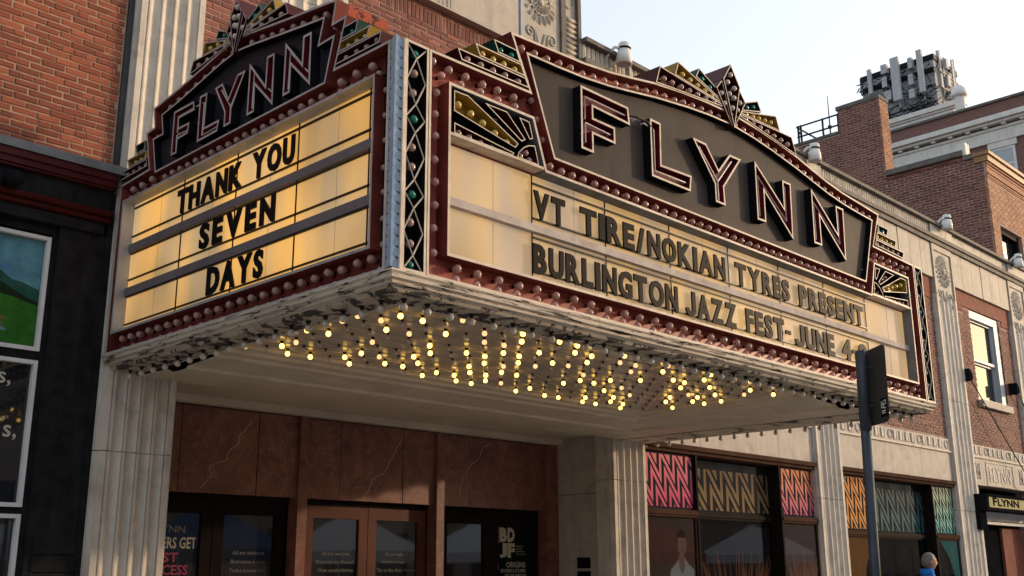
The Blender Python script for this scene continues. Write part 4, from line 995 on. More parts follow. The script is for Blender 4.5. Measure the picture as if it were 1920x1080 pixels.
# left
along(LF, avg(LA_O[1:10], LA_I[:9]), .155)
along(LF, [(-1.26, 5.10), (1.27, 5.10)], .135)
for sg in (-1, 1):
    along(LF, [(sg*1.34, 5.70), (sg*1.29, 5.56), (sg*1.46, 5.56), (sg*1.37, 5.22)], .12, sc=.8)
    along(LF, [(sg*1.90, 5.135), (sg*1.36, 5.145)], .165, sc=1.05); along(LF, [(sg*1.95, 5.07), (sg*1.34, 5.075)], .17, sc=.8)
    along(LF, [(sg*(1.96 if sg > 0 else 1.93), 3.66), (sg*(1.96 if sg > 0 else 1.93), 5.0)], .19, sc=.75)
along(LF, [(2.05, 3.70), (2.05, 5.15)], .19, ends=.2, sc=.7)
along(LF, [(-1.85, 3.672), (1.95, 3.672)], .165); along(LF, [(-1.9, 3.585), (1.95, 3.585)], .165, ends=.95, sc=.72)
# fins (open coloured boxes) ------------------------------------------
def trough(F, poly, floor, side, edge, dback, dfront=.012, dfloor=-.08, t=.010, name='light_trough'):
    w = MB(); p = ccw(poly); w.k = 0; plate(w, F, inset(p, t*.5), dfloor)
    ring(w, F, p, t, dback, dfront, 1, 0, 2)
    w.k = 1; w.poly([F(*q, dback) for q in p[::-1]])
    return mq(w, name, [floor, side, edge])
for sg in (-1, 1):
    f = lambda P: [(sg*s, z) for s, z in P]
    o = trough(FR, f([(3.715, 5.348), (3.675, 5.262), (2.945, 5.279), (2.987, 5.355)]), 'darkred', 'darkred', 'edge', -.30)
    o = trough(FR, f([(3.535, 5.452), (3.485, 5.360), (2.990, 5.366), (3.035, 5.455)]), 'yellow', 'yellow', 'edge', -.30)
    o = trough(FR, f([(3.34, 5.560), (3.29, 5.462), (3.04, 5.464), (3.085, 5.560)]), 'green', 'green', 'edge', -.30)
    along(FR, f([(3.66, 5.305), (2.98, 5.318)]), .125, d=-.08, sc=.9); along(FR, f([(3.49, 5.405), (3.02, 5.41)]), .12, d=-.08, c='bulby', sc=.85); along(FR, f([(3.30, 5.51), (3.06, 5.512)]), .12, d=-.08, c='bulbg', sc=.85)
    o = trough(LF, f([(1.99, 5.335), (1.97, 5.250), (1.442, 5.257), (1.468, 5.338)]), 'darkred', 'darkred', 'edgeL', -.25)
    o = trough(LF, f([(1.855, 5.432), (1.822, 5.345), (1.473, 5.348), (1.50, 5.432)]), 'yellow', 'yellow', 'edgeL', -.25)
    o = trough(LF, f([(1.712, 5.538), (1.686, 5.442), (1.504, 5.442), (1.53, 5.538)]), 'green', 'green', 'edgeL', -.25)
    along(LF, f([(1.95, 5.30), (1.48, 5.30)]), .13, d=-.08, sc=.8); along(LF, f([(1.80, 5.39), (1.50, 5.39)]), .12, d=-.08, c='bulby', sc=.75); along(LF, f([(1.66, 5.49), (1.53, 5.49)]), .12, d=-.08, c='bulbg', sc=.75)
# sunburst crests ---------------------------------------------------
for F, k, zk, zb, edge, dp in ((FR, 1.0, 1.0, 0, 'edge', -.36), (LF, .62, .80, 0, 'edgeL', -.28)):
    T0 = 5.84 if F is FR else 5.87
    def X(P): return [(s*k, T0+(z-5.84)*(zk if F is FR else .76)) for s, z in P]
    for sg in (-1, 1):
        f = lambda P: X([(sg*s, z) for s, z in P])
        trough(F, f([(1.25, 5.915 if F is FR else 5.95), (1.175, 6.105), (.17, 6.055), (.155, 6.028)]), 'darkred', 'darkred', edge, dp, .008)
        trough(F, f([(.94, 6.10), (.875, 6.255), (.20, 6.095), (.178, 6.064)]), 'yellow', 'yellow', edge, dp, .006)
        trough(F, f([(.59, 6.205), (.525, 6.312), (.235, 6.20), (.205, 6.105)]), 'green', 'green', edge, dp, .004)
        along(F, f([(1.17, 6.0), (.22, 6.045)]), .135, d=-.07, sc=.9); along(F, f([(.85, 6.165), (.25, 6.09)]), .115, d=-.07, c='bulby', sc=.85); along(F, f([(.52, 6.25), (.27, 6.16)]), .12, d=-.07, c='bulbg', sc=.8)
        trough(F, f([(.155, 6.315), (.262, 6.195), (.015, 5.85)]), 'darkred', 'darkred', edge, dp, .020)
        along(F, f([(.19, 6.22), (.09, 6.03)]), .11, d=-.05, c='bulbw', sc=.85)
    trough(F, X([(0, 6.53), (.15, 6.325), (0, 5.836), (-.15, 6.325)]), 'darkred', 'darkred', edge, dp-.04, .034)
    for s, z in ((0, 6.42), (-.06, 6.32), (.06, 6.29), (-.04, 6.20), (.04, 6.18), (0, 6.06)): bulb(F, *X([(s, z)])[0], -.04, 'bulbw', .9)
# fan panels on the front -----------------------------------------------
WEDGE = {'yellow': [(-3.731, 5.005), (-3.59, 5.008), (-3.055, 4.782), (-3.09, 4.738), (-3.73, 4.842)],
         'darkred': [(-3.726, 4.752), (-3.104, 4.694), (-3.119, 4.668), (-3.725, 4.668)],
         'redlt': [(-3.414, 5.006), (-3.18, 5.010), (-2.977, 4.840), (-3.02, 4.81)],
         'green': [(-3.046, 5.006), (-2.932, 5.005), (-2.891, 4.873), (-2.93, 4.855)]}
for sg in (-1, 1):
    f = lambda P: [(-sg*s, z) for s, z in P] if sg > 0 else list(P)
    reg = f([(-3.768, 4.666), (-3.768, 5.03), (-2.90, 5.036), (-2.772, 4.666)])
    w = MB(); plate(w, FR, reg, FL+.006); mq(w, 'fan_panel', 'black')
    for c, P in WEDGE.items():
        w = MB(); p = ccw(f(P)); w.k = 0; plate(w, FR, p, FL+.012); ring(w, FR, p, .008, FL+.006, -.005, 1, 0, 2); mq(w, 'fan_ray', ['darkred' if c in ('redlt', 'green') else c, 'black', 'edge'])
    P = [(-3.073, 4.668), (-3.055, 4.715), (-2.995, 4.775), (-2.94, 4.805), (-2.87, 4.822), (-2.825, 4.668)]
    w = MB(); p = ccw(f(P)); w.k = 0; plate(w, FR, p, FL+.012); ring(w, FR, p, .008, FL+.006, -.005, 1, 0, 2); mq(w, 'fan_hub', ['darkred', 'black', 'edge'])
    w = MB(); fbox(w, FR, *sorted((sg*3.766, sg*2.77)), 4.645, 4.665, FL, .002); mq(w, 'fan_bar', 'edge')
    along(FR, f([(-3.71, 4.95), (-3.09, 4.762)]), .118, d=FL+.012, c='bulby', sc=.9); along(FR, f([(-3.71, 4.705), (-3.14, 4.685)]), .125, d=FL+.012, sc=.9)
    along(FR, f([(-3.3, 4.97), (-3.02, 4.845)]), .11, d=FL+.012, sc=.85)
    for s, z in ((-2.975, 4.955), (-2.93, 4.76), (-3.0, 4.71), (-2.89, 4.70)): bulb(FR, f([(s, z)])[0][0], z, FL+.012, 'bulb', .85)
# diamond strips
for sg in (-1, 1):
    a, b = sorted((sg*4.20, sg*3.985)); c = (a+b)/2
    w = MB(); w.k = 0; fbox(w, FR, a+.02, b-.02, 3.56, 5.225, FL-.1, FL+.02); mq(w, 'lattice_board', 'black')
    w = MB(); ring(w, FR, [(a, 3.545), (b, 3.545), (b, 5.243), (a, 5.243)], .020, FL-.1, .004, 0, 0, 1); mq(w, 'lattice_frame', ['black', 'edge'])
    zs = [(5.225, 5.125, 0), (5.125, 4.773, 2), (4.773, 4.56, 1), (4.56, 4.214, 2), (4.214, 4.005, 1), (4.005, 3.667, 2), (3.667, 3.56, 1)]
    w = MB(); l, r = a+.022, b-.022
    for i, (zt_, zb_, k) in enumerate(zs):
        zm_ = (zt_+zb_)/2
        if i == 0: segs = [((l, zt_), (c, zb_)), ((r, zt_-.01), (c, zb_))]
        elif i == len(zs)-1: segs = [((c, zt_), (l, zb_)), ((c, zt_), (r, zb_))]
        else: segs = [((c, zt_), (l, zm_)), ((l, zm_), (c, zb_)), ((c, zt_), (r, zm_)), ((r, zm_), (c, zb_))]
        for p, q in segs: w.tube([FR(*p, -.008), FR(*q, -.008)], .006, 4)
        if i == 0: bulb(FR, c+.01, 5.17, FL+.02, 'bulbg', .95)
        elif i == len(zs)-1: bulb(FR, c, 3.605, FL+.02, 'bulbg', .95)
        elif k == 1: bulb(FR, c, zm_, FL+.02, 'bulbg', 1)
        else:
            bulb(FR, c, zm_+.075, FL+.02, 'bulb', .95); bulb(FR, c, zm_-.075, FL+.02, 'bulb', .95)
    mq(w, 'lattice', 'edge')
# lit boards --------------------------------------------------------------
def board(F, s0, s1, rows, mull, pane, bar, end_plain, tracks):
    for (z0, z1) in rows:
        xs = [s0] + mull + [s1]
        for i, (a, b) in enumerate(zip(xs, xs[1:])):
            w = MB(); fbox(w, F, a+.004, b-.004, z0, z1, FL, FL+.008+.0015*(i % 2)); mq(w, 'lit_pane', pane)
            n = max(1, round((b-a)/.45))
            for k in range(1, n):
                w = MB(); x = a+(b-a)*k/n+.06; fbox(w, F, x, x+.0025, z0+.005, z1-.005, FL+.0101, FL+.012); mq(w, 'pane_seam', 'whitebar')
        for x in mull:
            w = MB(); fbox(w, F, x-.004, x+.004, z0, z1, FL+.0125, FL+.022); mq(w, 'mullion', 'track')
        for zz in tracks[(z0, z1)]:
            w = MB(); fbox(w, F, mull[0] if end_plain else s0+.03, mull[-1] if end_plain else s1-.04, zz-.006, zz+.006, FL+.0125, FL+.032); mq(w, 'letter_track', 'track')
    for (za, zb_) in zip([r[0] for r in rows], [r[1] for r in rows[1:]]):
        w = MB(); fbox(w, F, s0, s1, zb_+.002, za-.002, FL, -.062 if F is FR else -.085); mq(w, 'divider_bar', bar)
board(FR, -3.766, 3.766, [(4.205, 4.622), (3.754, 4.140)], [-2.81, -1.91, -1.0, -.05, .88, 1.81, 2.77], 'paneF', 'whitebar', True, {(4.205, 4.622): (4.262, 4.550), (3.754, 4.140): (3.832, 4.105)})
board(LF, -1.872, 1.897, [(4.607, 5.006), (4.180, 4.528), (3.754, 4.098)], [-.915, -.035, .85, 1.745], 'paneL', 'greybar', False, {(4.607, 5.006): (4.678, 4.962), (4.180, 4.528): (4.253, 4.507), (3.754, 4.098): (3.824, 4.090)})
# name letters -----------------------------------------------------------
GF = {'F': [(6.220, 5.502), (6.853, 5.505), (6.873, 5.343), (6.376, 5.354), (6.376, 5.256), (6.661, 5.257), (6.661, 5.104), (6.371, 5.110), (6.371, 4.94), (6.214, 4.94)],
      'L': [(7.165, 5.504), (7.325, 5.502), (7.311, 5.100), (7.775, 5.118), (7.743, 4.958), (7.164, 4.954)],
      'Y': [(7.821, 5.517), (8.041, 5.518), (8.232, 5.304), (8.442, 5.522), (8.646, 5.526), (8.312, 5.150), (8.319, 4.963), (8.156, 4.963), (8.153, 5.146)],
      'N': [(8.899, 5.584), (9.42, 5.215), (9.424, 5.518), (9.593, 5.522), (9.564, 4.900), (9.053, 5.298), (9.047, 4.967), (8.887, 4.963)],
      'M': [(10.025, 5.584), (10.555, 5.190), (10.559, 5.520), (10.733, 5.523), (10.699, 4.905), (10.176, 5.302), (10.173, 4.967), (10.008, 4.966)]}
NF = {'F': [[(6.295, 5.02), (6.295, 5.19)], [(6.62, 5.185), (6.295, 5.195), (6.295, 5.02)], [(6.295, 5.23), (6.295, 5.43), (6.98, 5.43)]],
      'L': [[(7.10, 5.44), (7.245, 5.42), (7.24, 5.03), (7.70, 5.04)]],
      'Y': [[(7.95, 5.47), (8.235, 5.20), (8.237, 5.0)], [(8.50, 5.47), (8.245, 5.20)]],
      'N': [[(8.967, 5.02), (8.972, 5.45), (9.49, 5.09), (9.50, 5.47)]], 'M': [[(10.09, 5.02), (10.10, 5.45), (10.625, 5.09), (10.64, 5.47)]]}
GLF = {'F': [(8.416, 5.648), (8.07, 5.641), (8.042, 5.548), (8.317, 5.552), (8.31, 5.462), (8.121, 5.458), (8.136, 5.355), (8.312, 5.348), (8.314, 5.218), (8.416, 5.220)],
       'L': [(7.966, 5.650), (7.842, 5.648), (7.850, 5.324), (7.607, 5.322), (7.632, 5.220), (7.964, 5.216)],
       'Y': [(7.716, 5.644), (7.592, 5.650), (7.482, 5.478), (7.357, 5.653), (7.233, 5.649), (7.419, 5.366), (7.421, 5.227), (7.531, 5.226), (7.531, 5.361)],
       'N': [(7.173, 5.688), (6.922, 5.41), (6.917, 5.654), (6.806, 5.651), (6.796, 5.188), (7.073, 5.452), (7.067, 5.218), (7.176, 5.217)],
       'M': [(6.655, 5.683), (6.416, 5.425), (6.412, 5.650), (6.300, 5.647), (6.292, 5.190), (6.561, 5.450), (6.560, 5.222), (6.660, 5.218)]}
for F, G, cx, edge, sgn, k in ((FR, GF, 8.57, 'edge', 1, 5.252/5.24), (LF, GLF, 7.44, 'edgeL', -1, 1.0)):
    for ch, P in G.items():
        p = [((sgn*(x-cx)) if F is LF else (x*k-cx), z if F is LF else 1.6+(z-1.6)*k) for x, z in P]
        w = MB(); p = ccw(p); ring(w, F, p, .020, FL+.053, .024, 1, 0, 2)
        w.k = 0; plate(w, F, inset(p, .012), -.035)
        lt = mq(w, 'name_letter', ['letterred', 'black', edge])
        w = MB()
        if F is FR: lines = [[(x*k-cx, 1.6+(z-1.6)*k) for x, z in L_] for L_ in NF[ch]]
        else:
            xs = [q[0] for q in GF[ch]]; zs_ = [q[1] for q in GF[ch]]; xs2 = [q[0] for q in p]; zs2 = [q[1] for q in p]
            mpx = lambda x: min(xs2)+(x-min(xs))/(max(xs)-min(xs))*(max(xs2)-min(xs2)); mpz = lambda z: min(zs2)+(z-min(zs_))/(max(zs_)-min(zs_))*(max(zs2)-min(zs2))
            lines = [[(mpx(x), mpz(z)) for x, z in L_] for L_ in NF[ch]]
        for L_ in lines:
            w.tube([F(*L_[0], -.034)] + [F(*q, .0) for q in L_] + [F(*L_[-1], -.034)], .0075, 6)
        mq(w, 'neon_tube', 'neon', lt)
w = MB(); w.tube([FR(-1.72, 5.44, .0), FR(-1.6, 5.45, .034), FR(-1.45, 5.445, .045), FR(-1.33, 5.43, .0)], .010, 6); mq(w, 'neon_cable', 'cable')
# fascia, soffit ---------------------------------------------------------
def sweep(path, prof, name, mats, ks, closed=False):
    w = MB(); n = len(path); dirs = []
    for i in range(n):
        a = Vector(path[max(i-1, 0)]); b = Vector(path[i]); c = Vector(path[min(i+1, n-1)])
        e1 = (b-a).normalized() if i else (c-b).normalized(); e2 = (c-b).normalized() if i < n-1 else e1
        n1 = Vector((e1.y, -e1.x)); n2 = Vector((e2.y, -e2.x)); dirs.append((n1+n2)/(1+n1.dot(n2)))
    rows = [w.add([(path[i][0]+dirs[i].x*d, path[i][1]+dirs[i].y*d, z) for i in range(n)]) for d, z in prof]
    for j in range(len(prof)-1):
        w.k = ks[j]
        for i in range(n-1): w.face((rows[j]+i, rows[j+1]+i, rows[j+1]+i+1, rows[j]+i+1))
    return mq(w, name, mats)
PATH = [(4.294, 9.44), (4.294, 5.28), (12.77, 5.28), (12.77, 9.44)]
FPROF = [(-.10, 3.544), (.012, 3.544), (.018, 3.530), (.004, 3.515), (.004, 3.488), (-.022, 3.476), (-.022, 3.456), (-.06, 3.440), (-.075, 3.418), (-.11, 3.416)]
FK = [0]*7+[1, 1]
sweep(PATH[:2]+[(4.296, 5.2801)], FPROF, 'fascia_moulding', ['peelL', 'peelblk'], FK) if False else None
sweep(PATH, FPROF, 'fascia_moulding', ['peel', 'peelblk', 'peelL'], FK)
fm = bpy.data.objects['fascia_moulding'].data
for i, p in enumerate(fm.polygons):
    if i % 3 == 0 and p.material_index == 0: p.material_index = 2        # the shaded side is far more weathered
sweep(PATH, [(-.11, 3.416), (-.27, 3.414), (-.285, 3.40), (-.30, 3.40), (-.305, 3.47)], 'soffit_border', ['peelblk', 'cove'], [0, 0, 1, 1])
CX0, CX1, CY0, CY1, CZ = 4.598, 10.16, 5.584, 7.73, 3.455
w = MB(); w.box(CX0, CX1, CY0, CY1, CZ, CZ+.02); mq(w, 'soffit_ceiling', 'soffit')
CP = [(0, 3.455), (.012, 3.428), (.11, 3.426), (.125, 3.400), (.24, 3.396), (.27, 3.376), (.70, 3.356), (.73, 3.334), (.95, 3.332), (1.00, 3.352), (1.05, 3.372), (1.62, 3.385), (1.66, 3.40), (1.68, 3.46)]
sweep([(CX1, CY0), (CX1, CY1), (CX0, CY1)], CP, 'soffit_cove', ['cove'], [0]*13)
w = MB(); w.box(CX1+1.69, 12.464, CY0, 9.40, 3.385, 3.46); mq(w, 'soffit_beam', 'peelL')
# bulbs: meshes
def globe_mesh(mat):                        # squat round lamp in a dark lampholder
    w = MB(); w.smooth = True; w.k = 0
    w.lathe([(.034, 0), (.034, .012), (.022, .018), (.022, .045), (.019, .048)], (0, 0, 0), 8, (0, -1, 0)); w.k = 1
    w.lathe([(.018, .046), (.030, .055), (.040, .072), (.043, .090), (.038, .110), (.022, .125), (0, .131)], (0, 0, 0), 10, (0, -1, 0))
    return w.mesh('ceiling_bulb', [M['socket'], M[mat]])
def bulb_mesh(mat, lit=False):
    w = MB(); w.smooth = True; w.k = 0
    w.lathe([(.020, 0), (.020, .022), (.017, .026)], (0, 0, 0), 8, (0, -1, 0)); w.k = 1
    w.lathe([(.016, .024), (.022, .040), (.034, .058), (.040, .078), (.037, .098), (.024, .112), (0, .118)], (0, 0, 0), 10, (0, -1, 0))
    return w.mesh('bulb', [M['socket'], M[mat]])
BM = {k: bulb_mesh(k) for k in ('bulb', 'bulbg', 'bulby', 'bulbw', 'lit', 'litw')}
GM = {k: globe_mesh(k) for k in ('bulbw', 'lit', 'litw')}
def place_bulbs(L, name, limit, stuffname, sz_, BM=BM):
    L2 = []
    rr = random.Random(11)
    for (P, rot, c, sc) in L:
        q = proj(P); L2.append((1/q[2] if q and -20 < q[0] < 1940 and -20 < q[1] < 1100 else 0, P, rot, c, sc))
    L2.sort(key=lambda t: -t[0])
    by = {}
    for i, (sz__, P, rot, c, sc) in enumerate(L2):
        if i < limit: inst(name, BM[c], Q, P, (rot[0]+rr.uniform(-.12, .12), rot[1]+rr.uniform(-.1, .1), rot[2]+rr.uniform(-.12, .12)), (sc*sz_,)*3)
        else: by.setdefault(c, []).append((P, rot, sc))
    if by:
        w = MB(); w.smooth = True; mats = [M['socket']]
        for c, K in by.items():
            mats.append(M[c]); kk_ = len(mats)-1; me = BM[c]
            for P, rot, sc in K:
                E_ = Matrix.Rotation(rot[2], 3, 'Z') @ Matrix.Rotation(rot[1], 3, 'Y') @ Matrix.Rotation(rot[0], 3, 'X')
                b = w.add([P + E_ @ (v.co*sc*sz_) for v in me.vertices])
                for pl in me.polygons:
                    w.k = kk_ if pl.material_index else 0; w.face([b+v for v in pl.vertices])
        w.k = 0; mq(w, stuffname, mats, kind='stuff')
place_bulbs([(F(s, z, d), (0, 0, F.rz), c, sc) for F, s, z, d, c, sc in BULBS], 'bulb', 300, 'bulb_rows', .79)
# ceiling and fascia bulbs (hang downwards)
CB = []; rr = random.Random(21); dn = (R(90), 0, 0)
for i in range(26):
    x = 4.65+i*.2145
    for j in range(10):
        y = 5.655+j*.2165
        fail = .50 if i < 4 and j < 8 else (.12 if j == 9 and i < 6 else (.30 if i < 7 else (.16 if i < 12 else (.34 if i < 14 else .42))))
        u = rr.random(); on = (i+j) % 3 != 1
        if rr.random() < .06 and j < 8: continue
        c = 'bulbw' if not on or u < fail else ('litw' if u < fail+.16 else 'lit')
        CB.append((Vector((x+rr.uniform(-.012, .012), y+rr.uniform(-.012, .012), CZ)), dn, c, 1.0 if c != 'bulbw' else .82))
FBL = []
for k in range(38): FBL.append((Vector((4.56+k*.2145, 5.28+.19, 3.414)), dn, 'bulbw', 1.0))
for k in range(19): FBL.append((Vector((4.294+.19, 5.62+k*.2145, 3.414)), dn, 'bulbw', 1.0)); FBL.append((Vector((12.77-.25, 5.62+k*.2145, 3.414)), dn, 'bulbw', 1.0))
def kindname(L, nm, s): place_bulbs(L, nm, 300, nm+'_rows', s, GM)
kindname(CB, 'ceiling_bulb', .50); kindname(FBL, 'fascia_bulb', .66)
for j in range(10):                       # wiring runs between the sockets
    w = MB(); y = 5.655+j*.2165+.028; w.tube([(CX0+.06, y, CZ-.004), (CX1-.06, y+rr.uniform(-.01, .01), CZ-.004)], .0035, 4); mq(w, 'ceiling_conduit', 'cove')

# changeable letters ------------------------------------------------------
ORD = ['first', 'second', 'third', 'fourth', 'fifth', 'sixth', 'seventh', 'eighth', 'ninth', 'tenth']
def word(F, text, s0, s1, z0, h, mat, side, tone, dd=-.072, gap=.028, spoken=None, extra=''):
    chars = list(text); geo = []
    for ch in chars:
        v, f = gl(ch, .045, .5)
        x0 = min(p[0] for p in v); x1 = max(p[0] for p in v); y0 = min(p[1] for p in v); y1 = max(p[1] for p in v)
        geo.append((v, f, x0, x1, y0, y1))
    wid = [g[3]-g[2] for g in geo]
    wid = [w_*(1.25 if ch == 'I' else (.92 if ch in 'NOGUR' else 1)) for w_, ch in zip(wid, chars)]
    k = (s1-s0-gap*(len(chars)-1))/sum(wid); x = s0
    for i, (ch, g, w_) in enumerate(zip(chars, geo, wid)):
        v, f, x0, x1, y0, y1 = g; ww = w_*k; kx = ww/(x1-x0)
        full = ch not in '-'; zz0, zh = (z0, h) if full else (z0+h*.42, h*.16)
        kz = zh/(y1-y0)
        nmch = {'/': 'slash', '-': 'dash'}.get(ch, ('numeral ' if ch.isdigit() else 'letter ')+ch)
        lab = f'{tone} {nmch}, {ORD[i]} character in {text} on the {side}'
        if len(text) == 1 and not extra: lab = f'{tone} {nmch} on the {side}'
        mb = MB(); tilt = random.uniform(-.012, .012)
        b = mb.add([F(x+(p[0]-x0)*kx+tilt*(p[1]-y0)*kz, zz0+(p[1]-y0)*kz, (FL+.033) + (p[2]+.5)*(dd-(FL+.033))) for p in v])
        for q in f: mb.face([b+j for j in q])
        o = mb.build({'/': 'slash_mark', '-': 'dash_mark'}.get(ch, 'sign_letter'), M[mat], None)
        tag(o, lab, 'letter', 'changeable letters on the marquee boards')
        c = F(x+ww/2, zz0, FL+.03)
        o.data.transform(Matrix.Translation(-c)); o.location = c
        x += ww + gap
sd = 'shaded side board'; fr_ = 'sunlit front board'
word(LF, 'THANK', -.974, .078, 4.684, .225, 'boardletterL', sd, 'black'); word(LF, 'YOU', .236, .83, 4.684, .238, 'boardletterL', sd, 'black')
word(LF, 'SEVEN', -.537, .60, 4.259, .230, 'boardletterL', sd, 'black', gap=.06); word(LF, 'DAYS', -.366, .47, 3.830, .236, 'boardletterL', sd, 'black', gap=.03)
z1, z2, hh = 4.262, 3.812, .228
for t, a, b, z in (('VT', 5.748, 6.118, z1), ('TIRE/', 6.305, 7.165, z1), ('NOKIAN', 7.205, 8.415, z1), ('TYRES', 8.589, 9.595, z1), ('PRESENT', 9.79, 11.21, z1),
                   ('BURLINGTON', 5.735, 7.62, z2), ('JAZZ', 7.736, 8.562, z2), ('FEST-', 8.731, 9.56, z2), ('JUNE', 9.636, 10.468, z2), ('4-8', 10.644, 11.22, z2)):
    word(FR, t, a*5.355/5.35-8.57, b*5.355/5.35-8.57, z, hh+(.012 if z == z2 else 0), 'boardletter', fr_, 'charcoal')

# ---------------------------------------------------------------- small things on the theatre
def floodlight(x, z, label, y=9.22):
    o = thing('floodlight', (x, 9.35, z), label, 'floodlight', 'white floodlights along the parapet')
    w = MB(); w.smooth = True; w.lathe([(0, .185), (.05, .18), (.085, .165), (.098, .12), (.103, .0), (.118, -.01), (.128, -.185), (.112, -.19), (.105, -.12), (0, -.11)], (x, y, z), 16, (.02, -.05, 1)); w.build('lamp_housing', M['whitelamp'], o)
    w = MB(); w.lathe([(.1045, .05), (.105, .085)], (x, y, z), 16, (.02, -.05, 1)); w.build('vent_ring', M['black'], o)
    w = MB(); w.tube([(x-.08, y+.02, z+.07), (x-.17, y+.05, z+.06), (x-.22, y+.12, z-.03), (x-.21, 9.42, z-.10)], .024, 7); w.build('bracket', M['whitelamp'], o)
floodlight(12.0, 9.36, 'white can floodlight above the big FLYNN sign, nearest the tower'); floodlight(17.85, 9.40, 'white can floodlight on the parapet behind the right slope of the sign', 9.2)
floodlight(24.0, 9.43, 'white can floodlight above the carved pilaster right of the sign', 9.2); floodlight(28.5, 9.43, 'white can floodlight at the right picture edge on the parapet', 9.2)
LX, LY = 24.35, 9.20
lb = thing('lightbox_sign', (25.9, 9.2, 3), 'black edged pale yellow light box sign reading FLYNN over the side doorway', 'sign')
w = MB(); w.box(LX, 28.2, LY, 9.44, 2.86, 3.225); w.build('sign_box', M['black'], lb)
w = MB(); w.box(LX-.05, LX+.3, LY+.12, 9.43, 2.45, 2.858); w.build('sign_bracket', M['black'], lb)
w = MB(); Fx = Frame((0, LY, 0), (1, 0, 0), (0, -1, 0)); fbox(w, Fx, LX+.15, 28.1, 2.935, 3.165, -.002, .004); w.build('sign_face', flat('pale_yellow_acrylic', (.30, .28, .13), .3), lb)
w = MB(); fbox(w, Fx, LX, 28.2, 3.17, 3.225, .001, .03); fbox(w, Fx, LX, 28.2, 2.86, 2.93, .001, .03); fbox(w, Fx, LX, LX+.14, 2.931, 3.169, .001, .03); w.build('sign_frame', M['black'], lb)
for t, x, h, wd in (('F', .42, .185, .24), ('LYNN', .70, .165, 1.30)):
    w = MB(); textmesh(w, Fx, t, LX+x, 2.975, h, wd, .006, 0, .04); w.build('lettering', M['black'], lb, kind='stuff')
for i, (x, z, lab) in enumerate(((24.62, 5.90, 'black wedge wall bracket with stay cable right of the fluted pilaster'), (27.55, 5.92, 'black wedge wall bracket with stay cable at the right picture edge'))):
    o = thing('stay_bracket', (x, 9.5, z), lab, 'bracket', 'stays of the light box sign')
    w = MB(); w.box(x-.05, x-.01, 9.30, 9.497, z-.13, z+.16)
    prism(w, Frame((0, 9.30, 0), (1, 0, 0), (0, -1, 0)), [(x, z-.12), (x+.14, z-.06), (x+.14, z+.02), (x+.06, z+.13), (x, z+.14)], -.19, 0); w.build('bracket_plate', M['black'], o)
    w = MB(); e = (27.95, 9.22, 3.226) if i == 0 else (28.9, 9.395, 5.05)
    w.tube([(x+.14, 9.38, z-.03), tuple((a+b)/2 for a, b in zip((x+.14, 9.38, z-.05), e)), e], .014, 5); w.build('stay_cable', M['cable'], o)
# street sign pole
PX, PY = 5.905, 2.845
sp = thing('street_sign', (PX, PY, 0), 'dark steel pole with a sign seen from behind in front of the marquee corner', 'street sign')
w = MB(); w.smooth = True
def onray(u, v, dep):
    d = RT*((u-960)/FPX) - UP*((v-540)/FPX) + FW; return CAM + d*dep
def onray_h(u, v):                          # point of the ray standing above the pole's foot
    d = RT*((u-960)/FPX) - UP*((v-540)/FPX) + FW; k0 = onray(1641.5, 1080, 6.3)-CAM
    return CAM + d*(math.hypot(k0.x, k0.y)/math.hypot(d.x, d.y))
p_lo, p_hi = onray_h(1641.5, 1080), onray_h(1613, 658)
dirp = (p_hi-p_lo)/(p_hi.z-p_lo.z)
base = p_lo - dirp*p_lo.z
w.tube([base, p_hi], .0300, 16); w.build('pole', M['polesteel'], sp)
w = MB(); w.smooth = True; w.tube([onray_h(1613.5, 662), onray_h(1624, 806)], .0350, 16); w.build('pole_sleeve', M['polesteel'], sp)
ud = (RT*.12 - FW*.99); ud.z = 0; ud.normalize(); nd = Vector((ud.y, -ud.x, 0)).normalized()
if nd.dot(FW) > 0: nd = -nd              # towards the camera
vd = dirp.normalized()
cpt = onray_h(1618.5, 727) - nd*.045 + ud*.06
Wd, Hd, rc_ = .160, .235, .035
out = []
for cx_, cy_, a0 in ((Wd-rc_, Hd-rc_, 0), (-Wd+rc_, Hd-rc_, 90), (-Wd+rc_, -Hd+rc_, 180), (Wd-rc_, -Hd+rc_, 270)):
    for k in range(5): a = R(a0+k*22.5); out.append((cx_+rc_*math.cos(a), cy_+rc_*math.sin(a)))
PF = lambda s, z, d=0: cpt + ud*s + vd*z + nd*d
w = MB(); prism(w, PF, out, -.004, 0); w.build('sign_plate', M['plate'], sp)
st = MB(); prism(st, PF, [(.065, -.20), (.145, -.20), (.145, -.09), (.065, -.09)], .0005, .002); stk = st.build('sticker', M['black'], sp)
st = MB()
for a in ([(.078, -.105), (.078, -.145), (.10, -.145), (.10, -.105)], [(.11, -.105), (.134, -.105), (.134, -.125), (.11, -.125), (.11, -.15), (.134, -.15)], [(.08, -.165), (.13, -.165)], [(.08, -.178), (.13, -.178)], [(.089, -.112), (.089, -.135)]): ribbon(st, PF, a, .006, .003)
st.build('sticker_mark', flat('sticker_print', (.6, .6, .58)), stk)
for z in (.12, -.12):
    w = MB(); w.tube([PF(-.06, z, .0), PF(-.06, z, .02), PF(-.03, z, .03), PF(.0, z, .02), PF(.0, z, .0)], .005, 5); w.build('bolt_clamp', M['polesteel'], sp)

